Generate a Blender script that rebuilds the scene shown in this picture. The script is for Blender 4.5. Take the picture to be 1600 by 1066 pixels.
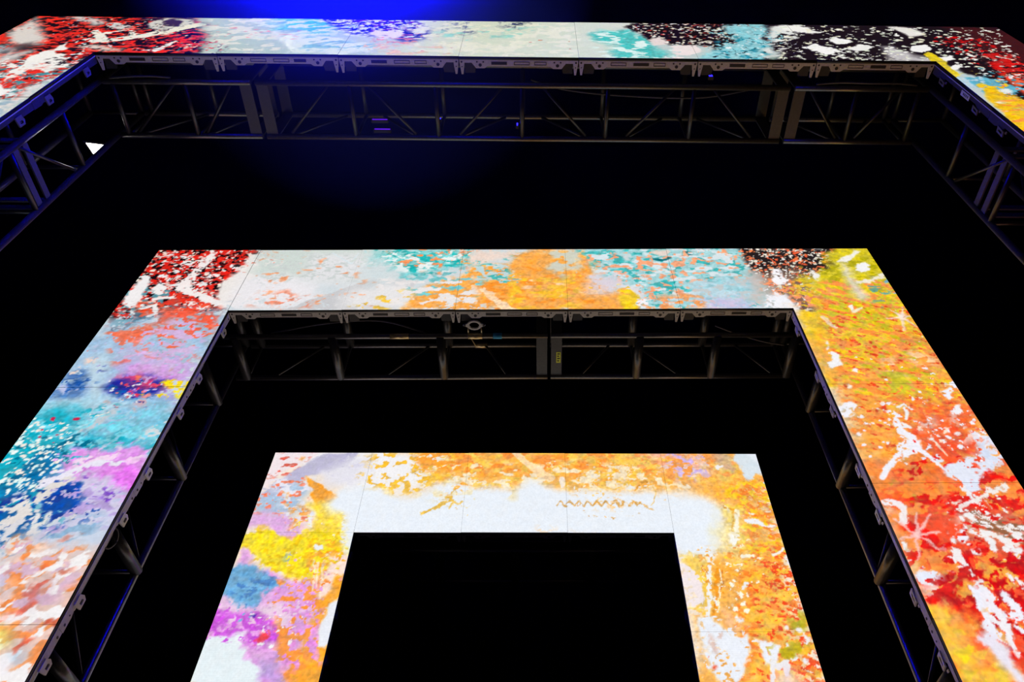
import bpy, bmesh, math, random
import numpy as np
from mathutils import Vector, Matrix

scene = bpy.context.scene
for o in list(bpy.data.objects):
    bpy.data.objects.remove(o)
COL = scene.collection

# ------------------------------------------------------------------ camera
PITCH, YAW, ROLL, FPX = 0.89218, 0.02143, -0.01403, 1160.96
fw = Vector((math.sin(YAW)*math.cos(PITCH), math.cos(YAW)*math.cos(PITCH), math.sin(PITCH)))
r0 = Vector((math.cos(YAW), -math.sin(YAW), 0)); u0 = r0.cross(fw)
rt = math.cos(ROLL)*r0 + math.sin(ROLL)*u0
up = -math.sin(ROLL)*r0 + math.cos(ROLL)*u0
cam_data = bpy.data.cameras.new('camera')
cam = bpy.data.objects.new('camera', cam_data); COL.objects.link(cam)
m3 = Matrix((rt, up, -fw)).transposed()
cam.matrix_world = Matrix.Translation((0.2, 0, 1.70)) @ m3.to_4x4()
cam_data.sensor_width = 36.0
cam_data.lens = FPX/1600*36.0
cam_data.shift_x = -54.187/1600
cam_data.shift_y = 1.358/1600
cam_data.clip_start = 0.05; cam_data.clip_end = 200
scene.camera = cam

# ------------------------------------------------------------------ world, light, exposure
world = bpy.data.worlds.new('night'); scene.world = world
world.use_nodes = True
world.node_tree.nodes['Background'].inputs[0].default_value = (0.0, 0.0, 0.002, 1)
world.node_tree.nodes['Background'].inputs[1].default_value = 0.2
vs = scene.view_settings
vs.view_transform = 'Standard'; vs.look = 'None'; vs.exposure = 0.0; vs.gamma = 1.0
vs.use_curve_mapping = False
LED_STRENGTH = 1.0
BLUE_POWER = 26000.0
HAZE_DENSITY = 0.60

# ------------------------------------------------------------------ materials
MAT = {}
def mat(name, col, rough=.5, metal=0., bump=0., bscale=60., vary=0.):
    m = bpy.data.materials.new(name); m.use_nodes = True
    nt = m.node_tree; b = nt.nodes['Principled BSDF']
    b.inputs['Roughness'].default_value = rough; b.inputs['Metallic'].default_value = metal
    b.inputs['Base Color'].default_value = (*col, 1)
    tc = nt.nodes.new('ShaderNodeTexCoord')
    nz = nt.nodes.new('ShaderNodeTexNoise'); nz.inputs['Scale'].default_value = bscale
    nz.inputs['Detail'].default_value = 4
    nt.links.new(tc.outputs['Object'], nz.inputs['Vector'])
    if vary > 0:
        mx = nt.nodes.new('ShaderNodeMix'); mx.data_type = 'RGBA'
        mx.inputs['A'].default_value = (*[c*(1-vary) for c in col], 1)
        mx.inputs['B'].default_value = (*[min(1, c*(1+vary)) for c in col], 1)
        nt.links.new(nz.outputs['Fac'], mx.inputs['Factor'])
        nt.links.new(mx.outputs['Result'], b.inputs['Base Color'])
    if bump > 0:
        bp = nt.nodes.new('ShaderNodeBump'); bp.inputs['Strength'].default_value = bump
        bp.inputs['Distance'].default_value = .004
        nt.links.new(nz.outputs['Fac'], bp.inputs['Height'])
        nt.links.new(bp.outputs['Normal'], b.inputs['Normal'])
    MAT[name] = m
    return m
mat('black_cloth', (.006, .006, .007), .95, 0, .3, 30, .3)
mat('stage_black', (.004, .004, .0042), .95, 0, .2, 8, .3)
MAT['stage_black'].node_tree.nodes['Principled BSDF'].inputs['Specular IOR Level'].default_value = .08
MAT['black_cloth'].node_tree.nodes['Principled BSDF'].inputs['Specular IOR Level'].default_value = .15
mat('truss_metal', (.055, .056, .06), .34, .6, .25, 40, .35)
mat('chord_metal', (.18, .18, .19), .32, .75, .2, 40, .35)
mat('truss_plate', (.11, .108, .106), .6, .3, .2, 50, .25)
mat('rail_metal', (.88, .85, .81), .5, .0, .15, 70, .2)
mat('rail_dark', (.05, .05, .052), .6, .1, .1, 70, .2)
mat('clip_metal', (.92, .90, .87), .45, .05, .1, 70, .1)
mat('clip_dark', (.22, .22, .23), .45, .2, .1, 70, .1)
mat('casing_black', (.012, .012, .013), .5, 0, .1, 60, .2)
mat('casing_back', (.035, .035, .037), .6, 0, .1, 60, .2)
mat('gold_metal', (.75, .62, .36), .35, .8, .1, 60, .1)
mat('cable_black', (.10, .10, .105), .45, 0, .1, 60, .2)
mat('blue_tape', (.05, .50, .95), .6, 0, .1, 60, .1)
mat('yellow_label', (.90, .95, .10), .7, 0, .1, 60, .05)
mat('white_label', (.80, .84, .80), .7, 0, .1, 60, .05)
mat('ink', (.02, .02, .02), .7)
def emis(name, col, st):
    m = bpy.data.materials.new(name); m.use_nodes = True
    b = m.node_tree.nodes['Principled BSDF']
    b.inputs['Base Color'].default_value = (.02, .02, .02, 1)
    b.inputs['Emission Color'].default_value = (*col, 1); b.inputs['Emission Strength'].default_value = st
    MAT[name] = m
emis('lamp_white', (1, .93, .80), 14)
emis('lamp_blue', (.01, .02, 1.0), 40)
emis('led_blue', (.03, .02, 1.0), 2.5)
emis('violet_glint', (.10, .01, .9), 1.2)  # reflected blue put in as a glowing colour, not a lamp
# the picture on the LED screens: painted colours per pixel + diode structure
def screen_material():
    m = bpy.data.materials.new('led_screen'); m.use_nodes = True
    nt = m.node_tree; b = nt.nodes['Principled BSDF']
    b.inputs['Base Color'].default_value = (.01, .01, .012, 1); b.inputs['Roughness'].default_value = .8
    b.inputs['Specular IOR Level'].default_value = .1
    at = nt.nodes.new('ShaderNodeAttribute'); at.attribute_name = 'picture'
    tc = nt.nodes.new('ShaderNodeTexCoord')
    # fine paint grain
    nz = nt.nodes.new('ShaderNodeTexNoise'); nz.inputs['Scale'].default_value = 55; nz.inputs['Detail'].default_value = 5
    nt.links.new(tc.outputs['Object'], nz.inputs['Vector'])
    mr = nt.nodes.new('ShaderNodeMapRange'); mr.inputs['From Min'].default_value = .3; mr.inputs['From Max'].default_value = .7
    mr.inputs['To Min'].default_value = .95; mr.inputs['To Max'].default_value = 1.06
    nt.links.new(nz.outputs['Fac'], mr.inputs['Value'])
    # horizontal rows of diodes
    wv = nt.nodes.new('ShaderNodeTexWave'); wv.wave_type = 'BANDS'; wv.bands_direction = 'Z'
    wv.inputs['Scale'].default_value = 40
    nt.links.new(tc.outputs['Object'], wv.inputs['Vector'])
    mr2 = nt.nodes.new('ShaderNodeMapRange'); mr2.inputs['To Min'].default_value = .95; mr2.inputs['To Max'].default_value = 1.07
    nt.links.new(wv.outputs['Fac'], mr2.inputs['Value'])
    mu = nt.nodes.new('ShaderNodeMath'); mu.operation = 'MULTIPLY'
    nt.links.new(mr.outputs['Result'], mu.inputs[0]); nt.links.new(mr2.outputs['Result'], mu.inputs[1])
    mu2 = nt.nodes.new('ShaderNodeMath'); mu2.operation = 'MULTIPLY'; mu2.inputs[1].default_value = LED_STRENGTH
    nt.links.new(mu.outputs[0], mu2.inputs[0])
    nt.links.new(at.outputs['Color'], b.inputs['Emission Color'])
    nt.links.new(mu2.outputs[0], b.inputs['Emission Strength'])
    return m
MAT['led_screen'] = screen_material()

# ------------------------------------------------------------------ helpers
def obj(name, me, parent=None, loc=(0, 0, 0), rot=(0, 0, 0)):
    o = bpy.data.objects.new(name, me); COL.objects.link(o)
    o.parent = parent; o.location = loc; o.rotation_euler = rot
    return o
def tag(o, label, cat, group=None):
    o['label'] = label; o['category'] = cat
    if group: o['group'] = group
    return o
def structure(o, label, cat):
    tag(o, label, cat); o['kind'] = 'structure'; return o
def thing(name, label, cat, loc=(0, 0, 0), rz=0, group=None):
    return tag(obj(name, None, None, loc, (0, 0, rz)), label, cat, group)
class MB:
    """collects boxes, tubes and plates into one mesh"""
    def __init__(s): s.bm = bmesh.new(); s.mats = []
    def _mi(s, m):
        if m not in s.mats: s.mats.append(m)
        return s.mats.index(m)
    def box(s, a, b, m):
        i = s._mi(m); a = Vector(a); b = Vector(b); c = (a+b)/2; d = b-a
        r = bmesh.ops.create_cube(s.bm, size=1, matrix=Matrix.Translation(c) @ Matrix.Diagonal((*d, 1)))
        for f in {f for v in r['verts'] for f in v.link_faces}: f.material_index = i
        return s
    def tube(s, a, b, rad, m, seg=12, rad2=None):
        i = s._mi(m); a = Vector(a); b = Vector(b); d = b-a
        M = Matrix.Translation((a+b)/2) @ d.to_track_quat('Z', 'Y').to_matrix().to_4x4()
        r = bmesh.ops.create_cone(s.bm, cap_ends=True, segments=seg, radius1=rad, radius2=rad if rad2 is None else rad2, depth=d.length, matrix=M)
        for f in {f for v in r['verts'] for f in v.link_faces}:
            f.material_index = i; f.smooth = len(f.verts) == 4
        return s
    def path(s, pts, rad, m, seg=8):
        i = s._mi(m); pts = [Vector(p) for p in pts]; rings = []
        for k, p in enumerate(pts):
            t = (pts[min(k+1, len(pts)-1)] - pts[max(k-1, 0)]).normalized()
            q = t.to_track_quat('Z', 'Y')
            rings.append([s.bm.verts.new(p + q @ Vector((rad*math.cos(2*math.pi*j/seg), rad*math.sin(2*math.pi*j/seg), 0))) for j in range(seg)])
        for A, B in zip(rings, rings[1:]):
            for j in range(seg):
                f = s.bm.faces.new((A[j], A[(j+1) % seg], B[(j+1) % seg], B[j])); f.material_index = i; f.smooth = True
        for R_ in (rings[0], rings[-1]):
            f = s.bm.faces.new(R_); f.material_index = i
        return s
    def plate(s, poly, z0, z1, m, T=None):
        """polygon in x,y extruded z0..z1, mapped by T"""
        i = s._mi(m); T = T or (lambda p: p); n = len(poly)
        A = [s.bm.verts.new(T(Vector((x, y, z0)))) for x, y in poly]
        B = [s.bm.verts.new(T(Vector((x, y, z1)))) for x, y in poly]
        fs = [s.bm.faces.new(A[::-1]), s.bm.faces.new(B)]
        for k in range(n): fs.append(s.bm.faces.new((A[k], A[(k+1) % n], B[(k+1) % n], B[k])))
        for f in fs: f.material_index = i
        return s
    def ring(s, outer, inner, z0, z1, m, T=None):
        """plate with an opening; outer and inner have the same count"""
        i = s._mi(m); T = T or (lambda p: p); n = len(outer)
        L = [[s.bm.verts.new(T(Vector((x, y, z)))) for x, y in P_] for z in (z0, z1) for P_ in (outer, inner)]
        o0, i0, o1, i1 = L
        for k in range(n):
            j = (k+1) % n
            for q in ((o0[j], o0[k], i0[k], i0[j]), (o1[k], o1[j], i1[j], i1[k]), (o0[k], o0[j], o1[j], o1[k]), (i0[j], i0[k], i1[k], i1[j])):
                s.bm.faces.new(q).material_index = i
        return s
    def mesh(s, name):
        bmesh.ops.recalc_face_normals(s.bm, faces=s.bm.faces[:])
        me = bpy.data.meshes.new(name); s.bm.to_mesh(me); s.bm.free()
        for m in s.mats: me.materials.append(MAT[m])
        return me
    def build(s, name, parent=None, loc=(0, 0, 0), rot=(0, 0, 0)):
        return obj(name, s.mesh(name), parent, loc, rot)

# ------------------------------------------------------------------ the hall
structure(MB().box((-11, -8, -.1), (11, 13, 0), 'stage_black').build('floor'), 'matte black stage floor far below the portals', 'floor')
structure(MB().box((-11, -8, 13), (11, 13, 13.1), 'black_cloth').build('ceiling'), 'black unlit hall ceiling above the portals', 'ceiling')
structure(MB().box((-11, 12.9, 0), (11, 13, 13), 'black_cloth').build('wall_back'), 'black back wall behind the innermost portal', 'wall')
structure(MB().box((-11, -8, 0), (-10.9, 12.9, 13), 'black_cloth').build('wall_left'), 'black side wall of the dark hall', 'wall')
structure(MB().box((10.9, -8, 0), (11, 12.9, 13), 'black_cloth').build('wall_right'), 'black side wall of the dark hall', 'wall')

# ------------------------------------------------------------------ painting engine for the screens
RES = 128
ART=[
 [
  ('P',(188,200,198),0,0,6,1,[(-7.316,1.196),(7.706,1.619),(3.598,-3.587),(-3.348,-3.651)]),
  ('P',(22,12,14),0.05,0.08,6,1,[(-4.632,-1.578),(-4.64,1.097),(-3.1,1.119),(-2.8,0.765),(-2.665,0.289),(-2.618,-0.077),(-3.471,-0.137),(-3.579,-0.722),(-3.716,-0.984),(-3.615,-2.453)]),
  ('N',(228,48,30),0.46,32.3,0.6,0,0.15,0.06,1,[(-4.632,-1.578),(-4.64,1.097),(-3.1,1.119),(-2.8,0.765),(-2.665,0.289),(-2.618,-0.077),(-3.471,-0.137),(-3.579,-0.722),(-3.716,-0.984),(-3.615,-2.453)]),
  ('N',(215,225,225),0.35,26.6,0.7,0,0.15,0.06,1,[(-3.792,-2.456),(-3.914,-0.453),(-3.673,-0.445),(-3.527,-0.441),(-3.261,-2.447)]),
  ('N',(70,140,150),0.4,22.8,0.7,0,0.15,0.06,1,[(-3.897,-2.044),(-4.092,-0.311),(-3.835,-0.227),(-3.465,-0.366),(-3.511,-0.852),(-3.364,-2.033)]),
  ('N',(228,48,30),0.42,22.8,0.6,0,0.15,0.06,1,[(-3.826,-1.858),(-4.092,-0.311),(-3.724,-0.145),(-3.563,-0.369),(-3.626,-0.982),(-3.552,-1.852)]),
  ('P',(214,206,198),0.07,0.03,6,1,[(-4.492,0.48),(-4.477,0.978),(-4.268,0.658),(-4.074,0.36),(-4.045,0.178),(-4.175,0.122),(-4.344,0.271)]),
  ('P',(70,58,60),0.08,0.06,6,0.8,[(-4.22,0.147),(-4.12,0.219),(-4.048,0.103),(-4.084,0.002),(-4.222,-0.003)]),
  ('P',(205,200,196),0.06,0.05,6,1,[(-4.19,-0.314),(-4.187,-0.001),(-4.186,0.064),(-4.118,-0.08),(-4.033,0.004),(-4.059,-0.28),(-4.036,-0.668)]),
  ('P',(150,160,165),0.06,0.05,6,1,[(-4.421,-0.09),(-4.387,0.124),(-4.302,0.161),(-4.178,0.032),(-4.226,-0.162)]),
  ('P',(228,48,30),0.02,0.06,6,1,[(-4.605,0.413),(-4.464,0.454),(-4.373,0.35),(-4.378,0.279),(-4.514,0.07)]),
  ('P',(40,18,22),0.03,0.05,6,1,[(-3.549,0.975),(-3.056,0.995),(-2.998,0.836),(-3.255,0.825),(-3.385,0.86)]),
  ('P',(205,200,196),0.07,0.05,6,1,[(-4.201,0.989),(-4.067,1.016),(-3.905,0.92),(-3.766,0.805),(-3.833,0.763),(-4.039,0.894)]),
  ('P',(206,204,198),0.025,0.07,6,1,[(-3.749,0.806),(-3.616,0.791),(-3.38,0.664),(-3.335,0.882),(-3.269,0.966),(-3.041,0.955),(-2.902,0.761),(-2.985,0.642),(-3.284,0.611),(-3.562,0.6)]),
  ('D',[(30,30,34)],26,0.009,0.024,0.4,0.3,[(-3.664,0.769),(-3.325,0.783),(-3.027,0.915),(-2.943,0.681),(-3.486,0.622)]),
  ('P',(58,40,50),0.02,0.06,6,1,[(-3.261,0.885),(-3.23,0.988),(-3.123,0.891),(-3.088,0.734),(-3.185,0.749)]),
  ('L',(232,228,214),0.1,0.12,0.35,1,0.006,[(-3.605,0.29),(-3.554,0.309),(-3.386,0.386),(-3.192,0.521),(-2.92,0.779)]),
  ('L',(232,228,214),0.05,0.05,0.3,1,0.006,[(-3.758,0.574),(-3.584,0.29)]),
  ('L',(232,228,214),0.04,0.04,0.3,1,0.006,[(-3.747,0.574),(-3.567,0.362)]),
  ('L',(232,228,214),0.03,0.02,0.3,1,0.006,[(-3.658,0.503),(-3.486,0.622)]),
  ('D',[(236,234,236),(225,210,190),(60,150,160)],102,0.006,0.016,0.6,0,[(-4.325,0.943),(-3.041,0.955),(-2.715,0.05),(-3.596,0.019)]),
  ('P',(216,196,184),0.05,0.04,6,1,[(-3.682,0.132),(-3.569,0.187),(-3.315,0.095),(-3.312,0.029),(-3.56,0.053)]),
  ('L',(236,234,236),0.07,0.03,0.3,1,0.006,[(-3.014,0.072),(-2.977,0.208),(-2.947,0.314)]),
  ('D',[(236,234,236)],22,0.009,0.024,0.4,0.2,[(-3.277,0.13),(-2.746,0.286),(-2.616,0.07),(-3.235,0.032)]),
  ('P',(236,233,226),0.012,0.06,9,1,[(-3.847,-0.724),(-3.835,-0.642),(-3.768,-0.428),(-3.651,-0.468),(-3.558,-0.31),(-3.697,-0.058),(-3.801,0.011),(-3.726,0.051),(-3.729,0.088),(-3.796,0.161),(-3.841,0.237),(-3.869,0.083),(-3.943,-0.018),(-3.97,-0.115),(-3.89,-0.366),(-3.935,-0.541)]),
  ('N',(40,30,36),0.22,34.2,0.5,0,0.15,0.06,1,[(-3.737,-0.178),(-3.693,-0.082),(-3.584,-0.288),(-3.731,-0.427),(-3.802,-0.363)]),
  ('N',(228,48,30),0.3,30.4,0.5,0,0.15,0.06,1,[(-3.796,-0.273),(-3.699,-0.315),(-3.669,-0.403),(-3.782,-0.428)]),
  ('D',[(236,234,236)],16,0.009,0.024,0.45,0.6,[(-3.64,-0.175),(-3.647,0.066),(-3.497,-0.217),(-3.544,-0.355)]),
  ('P',(222,214,210),0.05,0.05,6,0.9,[(-3.491,-1.389),(-3.473,-1.85),(-3.712,-1.449),(-3.616,-1.164),(-3.571,-0.827),(-3.522,-0.693),(-3.498,-0.877)]),
  ('L',(238,236,232),0.09,0.07,0.3,1,0.006,[(-3.737,-1.107),(-3.715,-0.922),(-3.868,-0.797)]),
  ('N',(150,175,190),0.4,22.8,0.4,0,0.15,0.06,1,[(-3.461,-1.443),(-3.473,-1.85),(-3.777,-1.341),(-3.581,-0.981)]),
  ('P',(176,196,196),0.1,0.12,6,1,[(-2.986,0.998),(-2.923,1.127),(-1.551,1.184),(-1.301,-0.143),(-2.518,-0.183),(-2.739,0.392)]),
  ('N',(220,222,220),0.45,19.6,0.5,0,0.15,0.06,1,[(-2.881,1.003),(-2.178,1.032),(-1.973,0.042),(-2.547,0.023)]),
  ('P',(84,190,200),0.14,0.1,6,1,[(-2.301,1.047),(-1.782,1.132),(-1.626,0.811),(-1.72,0.577),(-1.944,0.568),(-2.152,0.712)]),
  ('N',(210,225,226),0.28,22.8,0.5,0.3,0.15,0.06,1,[(-2.478,1.04),(-1.709,1.072),(-1.632,0.433),(-2.292,0.409)]),
  ('P',(214,226,232),0.03,0.08,6,1,[(-2.073,0.417),(-1.93,0.513),(-1.64,0.469),(-1.254,0.34),(-1.202,0.036),(-1.912,0.012)]),
  ('N',(130,185,205),0.3,20.9,0.3,0.35,0.15,0.06,1,[(-1.862,0.461),(-1.282,0.339),(-1.346,0.097),(-1.84,0.147)]),
  ('L',(228,238,242),0.04,0.04,0.3,1,0.006,[(-2.063,0.381),(-2.026,0.491),(-1.972,0.244),(-1.895,0.111)]),
  ('N',(235,120,90),0.05,30.4,0.5,0,0.15,0.06,1,[(-2.8,0.765),(-1.943,0.798),(-1.853,0.425),(-2.674,0.395)]),
  ('P',(30,30,118),0.06,0.1,6,1,[(-1.853,1.045),(-1.662,1.137),(-1.061,1.162),(-0.854,0.841),(-0.776,0.557),(-0.897,0.353),(-1.128,0.416),(-1.432,0.551),(-1.631,0.694)]),
  ('N',(110,24,130),0.4,26.6,0.6,0,0.15,0.06,1,[(-1.654,1.095),(-0.996,1.122),(-0.877,0.647),(-1.201,0.522)]),
  ('N',(220,225,235),0.35,30.4,0.5,0.2,0.15,0.06,1,[(-1.853,1.045),(-0.81,1.088),(-0.732,0.359),(-1.592,0.508)]),
  ('N',(226,130,90),0.4,26.6,0.5,0,0.15,0.06,1,[(-1.307,0.482),(-0.812,0.574),(-0.806,0.286),(-1.209,0.237)]),
  ('P',(226,216,236),0.02,0.04,6,1,[(-1.354,0.591),(-1.292,0.726),(-1.148,0.732),(-1.032,0.603),(-1.078,0.454),(-1.214,0.431)]),
  ('P',(206,214,204),0.08,0.1,6,1,[(-1.001,1.165),(0.896,1.244),(0.791,-0.074),(-1.146,-0.138),(-1.193,0.203),(-0.897,0.353),(-0.765,0.557)]),
  ('N',(226,190,160),0.3,17.1,0.5,0,0.15,0.06,1,[(-1.209,0.237),(-0.505,0.297),(-0.485,0.044),(-1.173,0.021)]),
  ('N',(44,58,72),0.5,28.5,0.5,0.2,0.15,0.06,1,[(-0.802,1.005),(-0.474,1.019),(-0.372,0.628),(-0.472,0.587),(-0.667,0.849)]),
  ('N',(44,52,58),0.5,28.5,0.5,0,0.15,0.06,1,[(-0.217,1.029),(0.096,1),(0.01,0.758),(-0.108,0.831)]),
  ('N',(224,224,216),0.4,16.8,0.6,0,0.15,0.06,1,[(-1.028,0.915),(0.515,0.976),(0.477,0.028),(-0.903,-0.019)]),
  ('N',(150,205,200),0.25,19,0.5,0,0.15,0.06,1,[(-0.763,0.651),(0.274,0.886),(-0.07,0.491),(-0.687,0.468)]),
  ('D',[(190,60,40),(200,120,60)],12,0.006,0.02,0.5,0,[(-0.959,0.837),(0.512,0.895),(0.479,0.06),(-0.854,0.015)]),
  ('P',(80,188,184),0.07,0.1,6,1,[(0.644,0.61),(0.769,0.748),(1.009,0.816),(1.124,0.535),(1.194,0.185),(1.325,-0.041),(0.739,-0.06),(0.817,0.257),(0.718,0.429)]),
  ('N',(215,235,230),0.28,19,0.5,0,0.15,0.06,1,[(0.62,0.704),(1.322,0.731),(1.33,-0.009),(0.634,-0.032)]),
  ('P',(210,214,206),0.04,0.08,6,1,[(0.703,1.108),(1.126,1.083),(1.009,0.816),(0.774,0.826)]),
  ('P',(24,14,16),0.03,0.08,6,1,[(1.015,0.875),(1.166,1.169),(2.056,1.163),(1.983,0.756),(1.965,0.457),(1.691,0.202),(1.554,0.37),(1.324,0.327),(1.173,0.464),(1.083,0.683)]),
  ('D',[(236,226,206),(240,236,228),(225,215,190),(160,60,50)],357,0.009,0.027,0.5,0.1,[(1.015,0.875),(1.166,1.169),(2.056,1.163),(1.983,0.756),(1.965,0.457),(1.691,0.202),(1.554,0.37),(1.324,0.327),(1.173,0.464),(1.083,0.683)]),
  ('P',(226,210,206),0.02,0.06,6,1,[(1.132,0.499),(1.244,0.576),(1.3,0.361),(1.156,0.321)]),
  ('P',(232,218,216),0.015,0.05,6,1,[(1.324,0.327),(1.526,0.369),(1.574,0.164),(1.448,0.06),(1.322,0.122)]),
  ('P',(140,200,208),0.05,0.12,6,1,[(1.891,0.95),(2.232,1.128),(2.377,0.969),(2.075,-0.032),(1.537,-0.05),(1.623,0.132),(1.908,0.455)]),
  ('D',[(230,238,238),(30,40,50)],102,0.009,0.024,0.5,0,[(1.758,0.558),(2.316,0.967),(2.086,0.017),(1.599,0)]),
  ('N',(40,140,160),0.2,22.8,0.6,0,0.15,0.06,1,[(1.815,0.561),(2.316,0.967),(2.094,0.049),(1.659,0.035)]),
  ('P',(28,18,24),0.05,0.1,6,1,[(2.315,1.09),(2.409,1.351),(5.654,1.487),(4.907,-1.351),(3.802,-1.693),(3.708,-0.334),(3.511,-0.065),(2.055,-0.112),(2.202,0.22),(2.221,0.576)]),
  ('P',(66,22,26),0.15,0.08,6,1,[(4.437,0.969),(4.825,0.672),(4.681,-0.183),(4.248,-0.197),(4.133,0.218),(3.904,0.454),(4.04,1.035)]),
  ('N',(216,218,214),0.55,17.1,0.5,0.2,0.15,0.06,1,[(2.316,0.967),(2.644,1.062),(2.454,0.584),(2.101,-0.031),(2.021,-0.034)]),
  ('P',(236,234,228),0.02,0.08,6,1,[(2.367,0.928),(2.522,1.016),(2.671,0.94),(2.793,0.748),(2.663,0.705),(2.476,0.775)]),
  ('P',(240,238,236),0.012,0.07,6,1,[(2.488,0.333),(2.61,0.426),(2.721,0.324),(2.784,0.24),(2.617,0.166),(2.514,0.231)]),
  ('P',(240,238,236),0.012,0.07,6,1,[(2.776,0.615),(2.858,0.674),(2.94,0.565),(2.974,0.493),(2.811,0.433)]),
  ('P',(232,230,226),0.012,0.07,6,1,[(2.829,0.276),(3.007,0.422),(3.086,0.372),(2.918,0.245)]),
  ('P',(226,222,216),0.03,0.06,6,1,[(3.489,0.952),(3.674,0.96),(3.709,0.764),(3.542,0.7)]),
  ('P',(206,202,204),0.06,0.06,6,0.9,[(3.172,0.393),(3.281,0.397),(3.344,0.124),(3.522,0.064),(3.474,-0.05),(3.143,-0.045),(3.147,0.184)]),
  ('P',(130,150,140),0.05,0.05,6,1,[(2.11,0.116),(2.223,0.086),(2.185,-0.06),(2.04,-0.065)]),
  ('D',[(240,238,232),(236,236,226),(214,220,200),(230,226,200)],544,0.009,0.032,0.5,0.15,[(2.387,1.01),(4.479,0.931),(4.141,-0.2),(3.888,-0.284),(3.58,-0.031),(2.178,-0.045)]),
  ('P',(238,236,234),0.01,0.06,6,1,[(3.476,0.386),(3.599,0.479),(3.597,0.337),(3.469,0.229),(3.398,0.261)]),
  ('P',(238,236,234),0.01,0.06,6,1,[(3.484,-0.19),(3.645,-0.029),(3.679,-0.122),(3.537,-0.249)]),
  ('P',(238,236,234),0.01,0.06,6,1,[(3.581,0.099),(3.679,0.136),(3.623,0.019),(3.554,-0.016)]),
  ('D',[(214,24,24),(190,20,22)],136,0.011,0.032,0.4,0.2,[(3.699,0.725),(4.166,0.647),(4.251,0.122),(4.141,-0.2),(3.784,-0.056)]),
  ('N',(206,28,26),0.55,22.8,0.5,0.2,0.15,0.06,1,[(4.003,0.18),(4.189,0.22),(4.264,0.04),(4.321,-0.628),(3.961,-1.262),(3.852,-0.359)]),
  ('N',(240,100,60),0.5,22.8,0.4,0.3,0.15,0.06,1,[(3.979,-0.205),(4.063,-0.352),(4.054,-1.259),(3.714,-1.38)]),
  ('P',(96,172,196),0.03,0.1,6,1,[(3.593,-0.381),(3.74,-0.377),(3.774,-0.477),(3.864,-0.641),(3.647,-0.781),(3.548,-0.677)]),
  ('D',[(236,234,236),(230,100,60),(60,140,160)],102,0.011,0.032,0.45,0.3,[(3.801,-0.134),(4.101,-0.277),(3.896,-1.375),(3.713,-1.032)]),
  ('P',(222,196,40),0.012,0.05,6,1,[(3.482,0.179),(3.533,0.249),(3.558,0.215),(3.554,-0.016),(3.542,-0.309),(3.524,-0.456),(3.471,-0.341),(3.453,-0.051)]),
  ('P',(238,190,30),0.02,0.07,6,1,[(3.579,-0.525),(3.66,-0.48),(3.698,-0.549),(3.759,-0.751),(3.827,-0.904),(3.802,-1.693),(3.368,-2.164),(3.476,-1.493)]),
  ('N',(244,140,60),0.35,22.8,0.35,0.2,0.15,0.06,1,[(3.593,-0.58),(3.778,-0.906),(3.802,-1.693),(3.368,-2.164)]),
  ('P',(226,230,226),0.012,0.05,6,1,[(3.692,-0.646),(3.795,-0.629),(3.779,-0.711),(3.696,-0.7)]),
  ('N',(240,236,220),0.12,22.8,0.4,0.2,0.15,0.06,1,[(3.547,-0.783),(3.713,-1.032),(3.715,-1.694),(3.436,-1.894)]),
  ('L',(180,205,220),0.07,0.07,0.3,1,0.006,[(3.524,-0.398),(3.54,-0.609)]),
 ],
 [
  ('P',(205,214,218),0,0,6,1,[(-9.997,2.254),(9.993,2.16),(3.645,-4.74),(-3.364,-4.681)]),
  ('P',(22,12,14),0.03,0.06,6,1,[(-3.616,1.076),(-2.505,1.07),(-2.502,0.801),(-2.58,0.579),(-2.65,0.388),(-2.643,0.225),(-2.539,0.048),(-2.538,-0.319),(-2.781,-0.531),(-3.405,-0.314),(-3.645,0.353)]),
  ('N',(216,40,28),0.54,32.3,0.75,0,0.15,0.06,1,[(-3.616,1.076),(-2.505,1.07),(-2.502,0.801),(-2.58,0.579),(-2.65,0.388),(-2.643,0.225),(-2.539,0.048),(-2.538,-0.319),(-2.781,-0.531),(-3.405,-0.314),(-3.645,0.353)]),
  ('N',(228,228,228),0.22,22.8,0.6,0,0.15,0.06,1,[(-3.568,0.957),(-3.161,0.955),(-2.664,0.049),(-3.405,-0.314)]),
  ('N',(84,144,158),0.42,20.9,0.7,0,0.15,0.06,1,[(-3.586,0.352),(-3.276,0.455),(-2.919,0.05),(-2.863,-0.317),(-3.405,-0.314)]),
  ('D',[(236,234,236),(240,236,220),(230,200,190)],442,0.009,0.026,0.5,0.1,[(-3.616,1.076),(-2.505,1.07),(-2.502,0.801),(-2.58,0.579),(-2.65,0.388),(-2.643,0.225),(-2.539,0.048),(-2.538,-0.319),(-2.781,-0.531),(-3.405,-0.314),(-3.645,0.353)]),
  ('N',(222,52,32),0.5,20.9,0.6,0,0.15,0.06,1,[(-3.175,0.198),(-2.981,0.298),(-2.611,0.146),(-2.599,-0.139),(-3.007,-0.228)]),
  ('P',(176,186,198),0.14,0.14,6,0.85,[(-3.3,-0.181),(-3.031,-0.025),(-2.572,0.029),(-2.457,-0.32),(-2.555,-1.252),(-3.37,-1.246)]),
  ('N',(60,96,116),0.3,22.8,0.7,0,0.15,0.06,1,[(-3.275,-0.042),(-2.89,0.05),(-2.859,-0.183),(-3.242,-0.315)]),
  ('N',(232,84,52),0.45,17.1,0.6,0,0.15,0.06,1,[(-3.384,0.15),(-2.557,0.067),(-2.526,-0.275),(-3.152,-0.402)]),
  ('L',(238,228,226),0.06,0.1,0.35,1,0.006,[(-2.951,0.965),(-2.963,0.78),(-3,0.56),(-3.028,0.329)]),
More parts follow.
